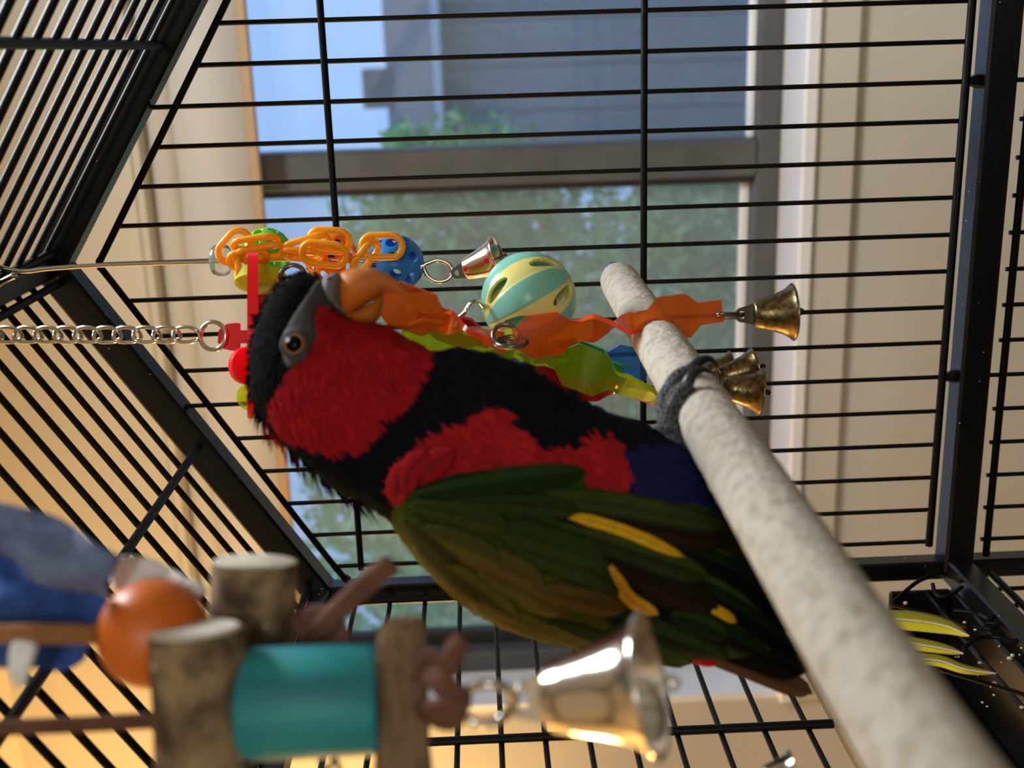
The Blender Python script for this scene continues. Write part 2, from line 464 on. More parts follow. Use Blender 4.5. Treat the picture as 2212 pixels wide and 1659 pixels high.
def tree(p, label, blobs, n, leaf, cols, trunk_r=45, group='trees outside the window'):
    t = thing('tree', p, label, 'tree', group)
    Vv = []; Ff = []; cc = []
    wts = np.array([b[3]*b[4]*b[5] for b in blobs]); wts = wts/wts.sum()
    for k in range(n):
        b = blobs[rng.choice(len(blobs), p=wts)]
        d = nrm(rng.normal(size=3)); rr = rng.random()**.45
        c = np.array(b[:3])+d*rr*np.array(b[3:6])
        a = nrm(rng.normal(size=3)); u = nrm(np.cross(a, rng.normal(size=3))); s = leaf*(.6+.8*rng.random())
        q = len(Vv)
        Vv += [c-u*s, c+a*s*.45, c+u*s, c-a*s*.45]; Ff.append((q, q+1, q+2, q+3))
        cl = np.array(lin(cols[rng.integers(len(cols))]))*(.75+.5*rng.random())
        cc += [cl]*4
    part('foliage', (Vv, Ff), 'foliage', t, False, col=np.array(cc))
    top = np.array(blobs[0][:3])
    tr = [tube(spline([p, (p[0]+40, p[1], (p[2]+top[2])/2), top], 6), [trunk_r*(1-.5*i/12) for i in range(13)], 10)]
    for b in blobs[1:]:
        tr.append(tube(spline([(p[0]+30, p[1], p[2]*.55+top[2]*.45), (b[0]*.5+p[0]*.5, b[1], b[2]-b[5]*.6), b[:3]], 4), 16, 6))
    part('trunk', join(*tr), 'tree_bark', t)
    return t
G1 = [(152, 204, 120), (184, 226, 146), (120, 172, 106), (206, 236, 172)]
G2 = [(142, 196, 128), (176, 222, 152), (100, 150, 104), (204, 234, 176)]
tree((-1150, 4100, -2250), 'airy green tree whose crown overlaps the grey house', [(-1150, 4100, 60, 820, 420, 560), (-560, 4000, 180, 330, 300, 330), (-1650, 4100, 300, 450, 350, 420), (-360, 3900, 60, 190, 180, 330), (-510, 4000, -250, 170, 200, 620)], 9000, 34, G1)
tree((-750, 2900, -2250), 'dense green shrub filling the lower half of the left pane', [(-870, 2900, -515, 460, 300, 430), (-1240, 2900, -350, 400, 280, 430), (-510, 2900, -580, 220, 220, 350)], 9000, 25, G2, 30)
tree((-2900, 5500, -2250), 'pale green tree standing farthest left behind the others', [(-2850, 5500, 120, 950, 600, 950), (-2250, 5500, -700, 840, 600, 840)], 6000, 44, G1)
tree((-1400, 6800, -2250), 'dark tree behind the airy tree beside the house', [(-1900, 6800, -500, 1000, 600, 1000), (-2900, 6800, -300, 1100, 600, 1000)], 6000, 60, G2, 80)

# ------------------------------------------------------------------ lamps
lp = thing('floor_lamp', (-1500, 900, ZF), 'warm uplighter floor lamp with brass bowl standing left of the window', 'lamp')
part('base', lathe((-1500, 900, ZF), (0, 0, 1), [(0, 0), (0, 150), (18, 150), (26, 120), (30, 14), (30, 0)], 32), 'brass', lp)
part('pole', cyl((-1500, 900, ZF+28), (0, 0, 1), 1700, 11, 14), 'brass', lp)
part('lamp_bowl', lathe((-1500, 900, ZF+1728), (0, 0, 1), [(0, 14), (6, 60), (30, 120), (60, 150), (62, 146), (34, 116), (10, 56), (6, 0)], 36), 'brass', lp)
ld = bpy.data.lights.new('bulb', 'POINT'); ld.energy = LAMP_W; ld.color = (1, .60, .19); ld.shadow_soft_size = .06
lo = bpy.data.objects.new('bulb', ld); COL.objects.link(lo); lo.parent = lp; lo.location = W((-1500, 900, ZF+1800))-ORG[lp.name]
cl = thing('ceiling_fill_light', (250, 620, ZC), 'unseen round ceiling fill light added to brighten the window wall', 'lamp')  # added out of view to lift the wall without lighting the bird's front
part('rim', lathe((250, 620, ZC), (0, 0, -1), [(0, 0), (0, 200), (30, 200), (36, 190), (30, 180), (6, 180)], 40), 'white_trim', cl)
ld = bpy.data.lights.new('panel', 'AREA'); ld.shape = 'DISK'; ld.size = .34; ld.energy = CEIL_W; ld.color = (.91, 1, 1.06)
lo = bpy.data.objects.new('panel', ld); COL.objects.link(lo); lo.parent = cl; lo.location = (0, 0, -.045)

pl = thing('rear_fill_lamp', (500, -1500, ZF), 'unseen globe fill lamp added behind the viewer', 'lamp')  # out of view, added as front fill for the toys and bird
part('base', lathe((500, -1500, ZF), (0, 0, 1), [(0, 0), (0, 130), (16, 130), (22, 100), (26, 12), (26, 0)], 32), 'brass', pl)
part('pole', cyl((500, -1500, ZF+24), (0, 0, 1), 1700, 10, 14), 'brass', pl)
part('socket', lathe((500, -1500, ZF+1715), (0, 0, 1), [(0, 0), (0, 30), (40, 34), (40, 0)], 20), 'brass', pl)
ld = bpy.data.lights.new('globe', 'POINT'); ld.energy = BACK_W; ld.color = (.96, 1, .98); ld.shadow_soft_size = .11
lo = bpy.data.objects.new('globe', ld); COL.objects.link(lo); lo.parent = pl; lo.location = W((500, -1500, ZF+1870))-ORG[pl.name]

# ------------------------------------------------------------------ the cage
XL, XR, XC = -285.0, 90.0, -97.5
YB, YFR = 573.0, 130.0
AP, SL = 214.5, .645
def roofz(x): return AP-SL*abs(x-XC)
EZ = roofz(XL)
RAIL = -259.0
LOW = -352.0
cage = thing('bird_cage', (XC, (YB+YFR)/2, ZF), 'black wire bird cage with a pitched roof and square tube frame', 'bird cage')
T = 16
for yy in (YB+3, YFR):
    for sx in (-1, 1):
        xe = XL if sx < 0 else XR
        n = nrm((sx*SL, 0, 1))
        part('gable_tube', beam((XC, yy, AP), (xe, yy, EZ), T, T, n), 'cage_tube', cage)
    part('base_rail', beam((XL, yy, RAIL), (XR, yy, RAIL), T, T, (0, 0, 1)), 'cage_tube', cage)
    part('bottom_rail', beam((XL, yy, LOW), (XR, yy, LOW), T, T, (0, 0, 1)), 'cage_tube', cage)
for xe in (XL, XR):
    for yy in (YB+3, YFR):
        part('corner_post', beam((xe, yy, ZF+14), (xe, yy, EZ+4), 11, 11, (0, 1, 0)), 'cage_tube', cage)
        part('caster_foot', lathe((xe, yy, ZF), (0, 0, 1), [(0, 0), (0, 14), (10, 16), (16, 10), (16, 0)], 16), 'black_plastic', cage)
    part('eave_tube', beam((xe, YFR, EZ), (xe, YB, EZ), 11, 11, (0, 0, 1)), 'cage_tube', cage)
    part('side_rail', beam((xe, YFR, RAIL), (xe, YB, RAIL), 14, 14, (0, 0, 1)), 'cage_tube', cage)
    part('bottom_rail', beam((xe, YFR, LOW), (xe, YB, LOW), T, T, (0, 0, 1)), 'cage_tube', cage)
part('ridge_tube', beam((XC, YFR, AP+2), (XC, YB, AP+2), 11, 11, (0, 0, 1)), 'cage_tube', cage)
part('tray', box(XL+8, XR-8, YFR+8, YB-8, LOW-6, LOW+4, 1), 'black_plastic', cage)
# back panel
RR, RB = 1.75, 1.2
PZ = 190.5
def pz(x): return PZ-.62*abs(x-XC)-(0 if abs(x-XC) > 6 else .8)
xa, xb = 15.9-19*15-0.5, 15.9+19*3+.5
bp = part('back_panel', tube(spline([(xa-5, YB, pz(xa)-6), (xa, YB, pz(xa)), ((xa+XC)/2, YB, pz((xa+XC)/2)), (XC-9, YB, pz(XC-9)), (XC-2, YB, PZ-1), (XC+2, YB, PZ-1), (XC+9, YB, pz(XC+9)), ((xb+XC)/2, YB, pz((xb+XC)/2)), (xb, YB, pz(xb)), (xb+5, YB, pz(xb)-6)], 5), RR, 10), 'cage_black', cage)
for n in range(-3, 16):
    x = 15.9-19*n
    top = pz(x)+1; bot = -244.0
    if n in (2, 10): top = roofz(x)-9; bot = RAIL+7
    bar((x, YB+2.4, bot), (x, YB+2.4, top), RB, bp)
bar((xa-1, YB, -243), (xb+1, YB, -243), RR+.3, bp, 'cross_rod')
bar((xa-1, YB, 70.5), (xb+1, YB, 70.5), RR, bp, 'cross_rod')
bar((xa-1, YB, -84), (xb+1, YB, -84), RR, bp, 'cross_rod')
for x in (15.9-19*2, 15.9-19*10):
    part('weld_tab', lathe((x, YB+2.4, RAIL+16), (0, 0, -1), [(0, 1.2), (6, 3.5), (9, 3.5), (9, 0)], 8), 'cage_black', cage)
# lower back panel
lb = part('lower_panel', tube([(XL+7, YB, -275.5), (XR-7, YB, -275.5)], 2.0, 10), 'cage_black', cage)
for n in range(-3, 16):
    x = 15.9-19*n
    bar((x, YB+2.4, LOW+6), (x, YB+2.4, -273 if n not in (2, 10) else RAIL-7), RB, lb)
ls = part('lower_side_panel', tube([(XL, YB-8, -275.5), (XL, YFR+8, -275.5)], 2.0, 10), 'cage_black', cage)
for k in range(21):
    bar((XL-2, YB-23-19*k, LOW+6), (XL-2, YB-23-19*k, -273), RB, ls)
# side panels: bars run front to back
for xe in (XL, XR):
    s = -1 if xe < 0 else 1
    zb = -146.0 if xe < 0 else -240.0
    sp = part('side_panel', tube([(xe, YB-10, zb), (xe, YB-10, EZ-9)], 1.9, 10), 'cage_black', cage)
    for yy in (429, 286, 143):
        bar((xe, yy, zb), (xe, yy, EZ-8), 2.0, sp, 'cross_rod')
    z = 74.3
    while z > zb+2:
        bar((xe+s*2.4, YFR+8, z), (xe+s*2.4, YB-6, z), RB+.1, sp)
        z -= 19.06
    part('side_mid_rail', beam((xe, YFR+6, zb-5), (xe, YB-30, zb-5), 8, 8, (0, 0, 1)), 'cage_tube', cage)
# roof panels
for s in (-1, 1):
    xe = XL if s < 0 else XR
    rp = part('roof_panel', tube([(XC+s*104, YFR+6, roofz(XC+s*104)-2), (XC+s*104, YB-6, roofz(XC+s*104)-2)] if s > 0 else
                                 [(XC-97, YFR+6, roofz(XC-97)-2), (XC-97, YB-6, roofz(XC-97)-2)], 2.1, 10), 'cage_black', cage)
    k = 0
    y = 541.0 if s < 0 else 559.5
    while y > YFR+14:
        bar((XC+s*5, y, AP-SL*5+1.5), (xe-s*2, y, EZ+SL*2+1.5), RB+.35, rp)
        y -= 18.4
    bar((xe-s*9, YFR+6, EZ+SL*9), (xe-s*9, YB-6, EZ+SL*9), 2.0, rp, 'cross_rod')
    bar((XC+s*8, YFR+6, AP-SL*8), (XC+s*8, YB-6, AP-SL*8), 2.0, rp, 'cross_rod')

# ------------------------------------------------------------------ perch
PXc, PZc, PR = -112.2, -69.4, 9.6
def pp(y, ang, r=PR):
    """point on the perch skin; ang 0 = +X, 90 = up"""
    a = math.radians(ang); return np.array([PXc+r*math.cos(a), y, PZc+r*math.sin(a)])
V = []; Fc = []
ys = [564, 563.4, 562, 559, 555]+[555-3.2*i for i in range(1, 132)]
NP = 48
for j, y in enumerate(ys):
    rb = PR*(0.01 if j == 0 else .62 if j == 1 else .84 if j == 2 else .95 if j == 3 else 1)
    for k in range(NP):
        a = 360*k/NP
        nn = mnoise.noise(Vector((math.cos(math.radians(a))*2.2, math.sin(math.radians(a))*2.2, y*.22)))
        fine = mnoise.noise(Vector((math.cos(math.radians(a))*7, math.sin(math.radians(a))*7, y*.6)))
        rough = min(1, max(0, (y-235)/60))
        V.append(pp(y, a, rb+.0+(nn*.30+fine*.22)*(.25+.75*rough)))
for j in range(len(ys)-1):
    for k in range(NP):
        Fc.append((j*NP+k, j*NP+(k+1) % NP, (j+1)*NP+(k+1) % NP, (j+1)*NP+k))
Fc.append(tuple((len(ys)-1)*NP+k for k in range(NP)))
perch = thing('perch', (PXc, 560, PZc-PR), 'pale sandy concrete perch running from the back bars towards the viewer', 'perch')
part('perch_rod', (V, Fc), 'perch_concrete', perch, True)
part('mounting_bolt', lathe((PXc, 563, PZc), (0, 1, 0), [(0, 3), (11, 3), (11, 6), (15, 6), (15, 0)], 16), 'steel_dark', perch)

# ------------------------------------------------------------------ outlines blown up into rounded bodies
def inside(poly, P):
    poly = np.asarray(poly, float); x, y = P[..., 0], P[..., 1]; r = np.zeros(x.shape, bool)
    j = len(poly)-1
    for i in range(len(poly)):
        xi, yi = poly[i]; xj, yj = poly[j]
        c = ((yi > y) != (yj > y)) & (x < (xj-xi)*(y-yi)/(yj-yi+1e-9)+xi)
        r ^= c; j = i
    return r
def nearest(poly, p):
    a = poly; b = np.roll(poly, -1, 0); d = b-a
    t = np.clip(((p-a)*d).sum(1)/((d*d).sum(1)+1e-9), 0, 1); q = a+d*t[:, None]
    return q[np.argmin(((q-p)**2).sum(1))]
class Puff:
    """inflated outline. height field h(px,py) in mm, zero on the outline"""
    def __init__(s, poly, step, half, smooth=6, it=1500, power=.5):
        s.poly = np.array([p[:2] for p in spline([(a, b, 0) for a, b in poly], smooth, True)])
        mn = s.poly.min(0)-step*2; mx = s.poly.max(0)+step*2
        s.x = np.arange(mn[0], mx[0], step); s.y = np.arange(mn[1], mx[1], step)
        X, Y = np.meshgrid(s.x, s.y); s.P = np.stack([X, Y], -1)
        s.ins = inside(s.poly, s.P); u = np.zeros(X.shape); k = s.ins[1:-1, 1:-1]
        for _ in range(it):
            n = .25*(u[:-2, 1:-1]+u[2:, 1:-1]+u[1:-1, :-2]+u[1:-1, 2:]+1)
            u[1:-1, 1:-1] = np.where(k, n, 0)
        s.h = half*(u/u.max())**power; s.step = step
    def H(s, px, py):
        i = np.clip((px-s.x[0])/s.step, 0, len(s.x)-1.001); j = np.clip((py-s.y[0])/s.step, 0, len(s.y)-1.001)
        a, b = int(i), int(j); f, g = i-a, j-b
        return (s.h[b, a]*(1-f)+s.h[b, a+1]*f)*(1-g)+(s.h[b+1, a]*(1-f)+s.h[b+1, a+1]*f)*g
    def build(s, place, colour=None, both=True):
        """place(px,py,h) -> mm point. returns VF and colours"""
        ny, nx = s.ins.shape; idx = {}; V = []; Fc = []; cols = []; px = []
        def vert(j, i, side):
            onb = not s.ins[j, i]
            key = (j, i, 0 if onb else side)
            if key in idx: return idx[key]
            p = s.P[j, i]; h = s.h[j, i]
            if onb: p = nearest(s.poly, p); h = 0
            idx[key] = len(V); V.append(place(p[0], p[1], h*side)); px.append(p)
            return idx[key]
        for j in range(ny-1):
            for i in range(nx-1):
                q = [(j, i), (j, i+1), (j+1, i+1), (j+1, i)]
                if sum(s.ins[a] for a in q) == 0: continue
                for side in ((1, -1) if both else (1,)):
                    f = [vert(a, b, side) for a, b in q]
                    Fc.append(tuple(f) if side < 0 else tuple(f[::-1]))
        px = np.array(px)
        return (V, Fc), (colour(px) if colour else None), px

# ------------------------------------------------------------------ the parrot
ZB = 352.0
def PB(px, py, h=0):
    """bird plane: image position at the bird's distance, h mm towards the viewer"""
    return C(px, py, ZB)-EF*h
body_o = [(700, 603), (684, 594), (655, 592), (628, 603), (600, 628), (576, 657), (558, 702), (545, 760), (540, 810), (545, 850), (558, 886),
          (583, 922), (615, 958), (650, 990), (690, 1026), (735, 1062), (790, 1088), (830, 1108), (856, 1142), (885, 1186), (925, 1236),
          (972, 1282), (1040, 1330), (1110, 1360), (1180, 1380), (1260, 1396), (1350, 1415), (1450, 1425), (1540, 1412), (1620, 1415), (1670, 1408), (1690, 1380),
          (1665, 1300), (1630, 1220), (1600, 1170), (1572, 1110), (1555, 1050), (1530, 1000), (1492, 968), (1440, 946), (1390, 912), (1320, 892),
          (1265, 868), (1200, 830), (1130, 787), (1060, 764), (990, 750), (938, 758), (905, 742), (872, 727), (845, 706), (815, 697),
          (770, 692), (742, 680), (735, 650), (735, 615), (722, 602)]
R_face = [(694, 662), (716, 660), (738, 682), (770, 694), (815, 692), (850, 700), (875, 725), (942, 752), (940, 800), (925, 850), (888, 890), (848, 918), (820, 962), (765, 982), (700, 976),
          (640, 962), (600, 930), (592, 902), (606, 868), (634, 820), (646, 800), (668, 784), (690, 768), (699, 740), (692, 700)]
R_band = [(846, 1056), (852, 1030), (870, 994), (927, 944), (1003, 906), (1053, 876), (1089, 882), (1107, 908), (1146, 934), (1162, 957), (1234, 950), (1277, 924),
          (1308, 935), (1339, 969), (1344, 1024), (1338, 1056), (1270, 1070), (1100, 1060), (960, 1060), (894, 1072), (866, 1082)]
R_blue = [(1338, 960), (1400, 956), (1450, 958), (1495, 970), (1535, 1000), (1560, 1060), (1580, 1130), (1520, 1110), (1440, 1075), (1345, 1058)]
R_grey = [(664, 668), (690, 608), (715, 592), (745, 590), (745, 680), (716, 664), (697, 662), (692, 690), (699, 738), (692, 768), (668, 786), (645, 800), (634, 772), (629, 742), (642, 702)]
R_wing = [(872, 1078), (908, 1034), (1000, 1016), (1250, 990), (1272, 1056), (1440, 1072), (1560, 1112), (1700, 1300), (1740, 1440), (1480, 1440), (1240, 1400), (1040, 1340), (890, 1210), (846, 1120)]
cBLK = np.array(lin((16, 17, 24))); cCAP = np.array(lin((9, 9, 10))); cRED = np.array(lin((148, 22, 28))); cBAND = np.array(lin((152, 28, 32)))
cBLU = np.array(lin((25, 28, 66))); cGRY = np.array(lin((66, 62, 62))); cGRN = np.array(lin((44, 66, 18))); cOLV = np.array(lin((112, 100, 20))); cDRK = np.array(lin((28, 24, 18)))
def bird_col(px):
    q = px.astype(float).copy()
    jit = np.array([[mnoise.noise(Vector((p[0]*.05, p[1]*.05, 1)))*6, mnoise.noise(Vector((p[0]*.05, p[1]*.05, 7)))*6] for p in q])
    q2 = q+jit
    c = np.tile(cBLK, (len(q), 1))
    cap = (q[:, 0] < 760) & (q[:, 1] < 960) & (q[:, 0]+.35*(q[:, 1]-850) < 720)
    c[cap] = cCAP
    w = inside(R_wing, q2)
    t = np.clip((q[:, 1]-1080-.25*(q[:, 0]-900))/170, 0, 1)*np.clip((1330-q[:, 0])/250, 0, 1)
    c[w] = (cGRN*(1-t[:, None])+cOLV*t[:, None])[w]
    c[inside(R_blue, q2)] = cBLU
    c[inside(R_band, q2)] = cBAND
    c[inside(R_face, q2)] = cRED
    c[inside(R_grey, q)] = cGRY
    n = np.array([mnoise.noise(Vector((p[0]*.02, p[1]*.02, 3))) for p in q])
    return c*(1+.25*n[:, None])
BODY = Puff(body_o, 9, 27.0)
VF, colr, _ = BODY.build(PB, bird_col)
foot = pp(336, 80, PR+3)
parrot = thing('parrot', pp(336, 90, PR), 'black-capped parrot with red head, red breast band and green wings on perch', 'parrot')
part('body', VF, 'plumage', parrot, True, col=colr, label='red, black and green feathered body')

# small body feathers, lying tail-ward over the whole bird
def flow(px, py):
    if px < 960 and py < 1000:      # head: away from the beak
        d = np.array([px-760., py-640.]); d = d/np.linalg.norm(d)
        b = np.array([.75, .66]); t = np.clip((py-560+(px-560)*.4-180)/330, 0, 1)
        d = d*(1-t)+b*t
    else:
        d = np.array([.82, .57])
    return d/np.linalg.norm(d)
def plume(px, py, L, wd, side, lift, col, ang=0, Vv=None, Ff=None, cc=None):
    d = flow(px, py); a = math.radians(ang); d = np.array([d[0]*math.cos(a)-d[1]*math.sin(a), d[0]*math.sin(a)+d[1]*math.cos(a)])
    n = np.array([-d[1], d[0]]); q = len(Vv)
    for s, w_, lf in ((0, .5, .2), (.4, 1, .6), (.75, .75, 1.0), (1, .08, 1.2)):
        for e in (-1, 1):
            x, y = px+d[0]*L*s+n[0]*wd*w_*e, py+d[1]*L*s+n[1]*wd*w_*e
            Vv.append(PB(x, y, side*(BODY.H(x, y)+lift*lf))); cc.append(col*(1+.12*s))
    for k in range(3): Ff.append((q+2*k, q+2*k+1, q+2*k+3, q+2*k+2))
Vv, Ff, cc = [], [], []
pts = np.stack([rng.uniform(530, 1600, 16000), rng.uniform(585, 1400, 16000)], -1)
pts = pts[inside(BODY.poly, pts)]
pts = pts[~inside(R_grey, pts)]
ok = ~(inside(R_wing, pts) & (pts[:, 0] > 900))
pts = pts[ok]; pcol = bird_col(pts+np.array([flow(*p) for p in pts])*16)
for p, c in zip(pts, pcol):
    head = p[0] < 960 and p[1] < 1000
    sd = 1 if rng.random() < .6 else -1
    plume(p[0], p[1], rng.uniform(16, 30) if head else rng.uniform(24, 42), rng.uniform(2.2, 4.2) if head else rng.uniform(4, 7), sd, rng.uniform(.15, .6),
          c*(.8+.4*rng.random()), rng.normal()*12, Vv, Ff, cc)
# ruffled nape and crown edge
edge = np.array([(655, 594), (628, 604), (600, 630), (577, 660), (560, 702), (547, 760), (542, 810), (546, 850), (560, 888), (585, 925), (617, 961), (652, 993), (690, 1027), (735, 1063), (780, 1084)], float)
for i in range(len(edge)-1):
    nn_ = int(np.linalg.norm(edge[i+1]-edge[i])/2.2)
    for k in range(nn_):
        p = edge[i]+(edge[i+1]-edge[i])*k/nn_+rng.normal(size=2)*3+np.array([7., -2])
        tg = (edge[i+1]-edge[i])/np.linalg.norm(edge[i+1]-edge[i]); no = np.array([-tg[1], tg[0]])
        L = rng.uniform(24, 46)*(1.5 if p[1] > 860 else .85)
        a = rng.uniform(.2, .85); d = tg+no*a; d /= np.linalg.norm(d)
        n2 = np.array([-d[1], d[0]]); q = len(Vv); w_ = rng.uniform(1.2, 2.6); hz = rng.uniform(-7, 7)
        c = (cCAP if p[1] < 905 else cRED*.75 if p[1] < 960 else cBLK)*rng.uniform(.7, 1.2)
        for s, ww in ((0, 1), (.5, .9), (1, .1)):
            for e in (-1, 1):
                x = p+d*L*s+n2*w_*ww*e
                Vv.append(PB(x[0], x[1], hz)); cc.append(c)
        for k2 in range(2): Ff.append((q+2*k2, q+2*k2+1, q+2*k2+3, q+2*k2+2))
part('body_feathers', (Vv, Ff), 'plumage', parrot, True, col=np.array(cc), kind='stuff')

# wing: a rounded green base and large single feathers on top
wing_o = [(852, 1128), (850, 1100), (866, 1076), (905, 1040), (980, 1018), (1100, 1000), (1220, 985), (1252, 1000), (1256, 1030), (1300, 1058), (1440, 1068), (1520, 1085), (1572, 1150), (1640, 1260), (1700, 1380), (1640, 1425), (1480, 1432), (1330, 1412),
          (1180, 1380), (1060, 1338), (975, 1284), (895, 1195)]
WING = Puff(wing_o, 9, 6.0)
def wing_place(px, py, h):
    return PB(px, py, BODY.H(px, py)*.96+h) if h >= 0 else PB(px, py, BODY.H(px, py)*.8)
def wing_col(px):
    t = np.clip((px[:, 1]-1040-.33*(px[:, 0]-900))/200, 0, 1)*np.clip((1420-px[:, 0])/300, 0, 1)
    n = np.array([mnoise.noise(Vector((p[0]*.03, p[1]*.02, 3))) for p in px])
    c = cGRN*(1-t[:, None])+cOLV*.8*t[:, None]
    return c*(1+.35*n[:, None])
VF, wc, _ = WING.build(wing_place, wing_col)
wing = part('wing', VF, 'plumage', parrot, True, col=wc, label='folded green wing with yellow-edged feathers')
V2 = [PB(0, 0)]*0
def farside(px, py, h):
    return PB(px, py, -(BODY.H(px, py)*.96+h)) if h >= 0 else PB(px, py, -BODY.H(px, py)*.8)
VF2, wc2, _ = WING.build(farside, wing_col)
wing2 = part('wing', VF2, 'plumage', parrot, True, col=wc2)
def wh(x, y):
    return BODY.H(x, y)*.96+WING.H(x, y)
def big_feather(pts_, width, colf, lift, parent, name='feather', nl=14, nw=7, tipround=.35, base=.35, sgn=1):
    P = spline([(a, b, 0) for a, b in pts_], nl//max(1, len(pts_)-1)+1); N = len(P); Vv = []; cc = []
    for i in range(N):
        t = i/(N-1); a = P[max(0, i-1)]; b = P[min(N-1, i+1)]; d = nrm(b-a); n = np.array([-d[1], d[0]])
        if t > 1-tipround: wl = math.sqrt(max(0, 1-((t-(1-tipround))/tipround)**2))
        else: wl = 1
        wl *= min(1, base+(1-base)*t/.25)
        for k in range(nw):
            e = -1+2*k/(nw-1); x = P[i][0]+n[0]*width*wl*e; y = P[i][1]+n[1]*width*wl*e
            z = wh(x, y)+lift+.8*(1-e*e)+.35*t
            Vv.append(PB(x, y, sgn*z)); cc.append(np.array(colf(t, e)))
    Ff = [(i*nw+k, i*nw+k+1, (i+1)*nw+k+1, (i+1)*nw+k) for i in range(N-1) for k in range(nw-1)]
    o = part(name, (Vv, Ff), 'plumage', parent, True, col=np.array(cc))
    sm = o.modifiers.new('t', 'SOLIDIFY'); sm.thickness = .0003
    return o
def fc(c1, c2=None, split=0., edge=None):
    c1 = np.array(lin(c1)); c2 = c1 if c2 is None else np.array(lin(c2)); ed = None if edge is None else np.array(lin(edge))
    def f(t, e):
        c = c1 if e < split else c2
        if ed is not None and abs(e) > .8: c = ed
        if abs(e) < .06: c = c*.6
        g = c.mean()
        k = 1 if c.max() > .25 else .82
        d = 0 if c.max() > .25 else .15
        return (c*(1-d)+g*d)*k*(.95+.07*math.sin(t*40))
    return f
GR, GR2, DG, DB, OL, OB, YE, YO2 = (44, 62, 18), (54, 72, 22), (28, 44, 16), (44, 32, 22), (104, 94, 26), (110, 84, 28), (214, 166, 34), (216, 156, 46)
feath = [
    # primaries and tail-ward flight feathers first (lowest layer)
    ([(1380, 1190), (1560, 1290), (1735, 1425)], 24, fc(DG, (16, 16, 12)), .3),
    ([(1420, 1150), (1580, 1230), (1720, 1370)], 24, fc(DG, (18, 18, 12)), .5),
    ([(1440, 1110), (1570, 1160), (1690, 1290)], 24, fc((30, 48, 18), DB), .7),
    ([(1330, 1240), (1500, 1320), (1650, 1410)], 26, fc(DG, (20, 18, 12)), .5),
    ([(1280, 1280), (1420, 1345), (1560, 1410)], 28, fc(GR, DG), .6),
    ([(1300, 1330), (1400, 1385), (1486, 1432)], 30, fc(GR2, DG, .2, edge=(66, 76, 16)), .8),
    ([(1180, 1310), (1310, 1370), (1440, 1428)], 26, fc(GR2, OL, .3), .9),
    ([(1080, 1290), (1200, 1350), (1330, 1405)], 26, fc(OL, OL, .3), .9),
    ([(1000, 1250), (1100, 1325), (1220, 1385)], 24, fc((92, 92, 22), (116, 106, 24)), .9),
    ([(1420, 1290), (1480, 1310), (1545, 1345)], 24, fc(GR, DG), 1.1),
    ([(1490, 1270), (1525, 1288), (1560, 1312)], 11, fc(YE), 1.3),
    # dark webs and olive vanes
    ([(1290, 1165), (1420, 1235), (1520, 1280)], 34, fc((34, 30, 16), DB), 1.2),
    ([(1200, 1110), (1360, 1165), (1500, 1215)], 30, fc((60, 72, 22), (46, 56, 20)), 1.5),
    ([(1298, 1185), (1335, 1250), (1396, 1286)], 15, fc(YO2), 1.9),
    ([(1170, 1075), (1360, 1108), (1540, 1150)], 30, fc((40, 34, 18), DB), 1.7),
    ([(1196, 1080), (1320, 1115), (1448, 1172)], 13, fc(YE), 2.2),
    ([(1064, 1050), (1300, 1068), (1548, 1122)], 26, fc((62, 74, 24), (46, 52, 20), .5), 2.2),
    # coverts
    ([(1110, 1150), (1240, 1190), (1330, 1240)], 34, fc(GR, GR2), 1.6),
    ([(1060, 1110), (1180, 1140), (1290, 1180)], 34, fc(GR, GR2), 1.9),
    ([(1150, 1235), (1240, 1255), (1330, 1275)], 27, fc((96, 76, 22), OB, 0, edge=(84, 70, 20)), 2.2),
    ([(1040, 1200), (1130, 1240), (1210, 1285)], 30, fc(OB, OL), 2.0),
    ([(980, 1150), (1080, 1185), (1170, 1225)], 32, fc((86, 78, 22), OB), 2.2),
    ([(960, 1190), (1040, 1250), (1120, 1310)], 28, fc(OL, (90, 84, 22)), 1.8),
    ([(920, 1120), (1010, 1150), (1090, 1185)], 30, fc((70, 72, 20), OL), 2.3),
    ([(905, 1160), (970, 1220), (1040, 1275)], 24, fc((78, 76, 22), OL), 2.1),
    ([(900, 1070), (1000, 1085), (1100, 1110)], 30, fc((48, 64, 18), (64, 70, 20)), 2.5),
    ([(880, 1100), (930, 1140), (985, 1190)], 24, fc((60, 66, 20), (72, 72, 20)), 2.4),
    ([(910, 1048), (1080, 1024), (1256, 1004)], 27, fc((36, 58, 18), (28, 48, 14), .3), 3.0),
    ([(990, 1060), (1120, 1062), (1240, 1078)], 24, fc((40, 58, 18), (48, 62, 18)), 2.6),
]
feath += [([(905, 985), (878, 1025), (872, 1076)], 24, fc((152, 28, 32)), 3.4), ([(935, 965), (905, 1000), (890, 1046)], 24, fc((152, 28, 32)), 3.7),
          ([(990, 960), (950, 990), (925, 1018)], 26, fc((152, 28, 32)), 3.6)]
for P_, w_, cf, lf in feath:
    big_feather(P_, w_, cf, lf, wing)
for P_, w_, cf, lf in feath[::3]:
    big_feather(P_, w_, cf, lf, wing2, sgn=-1)
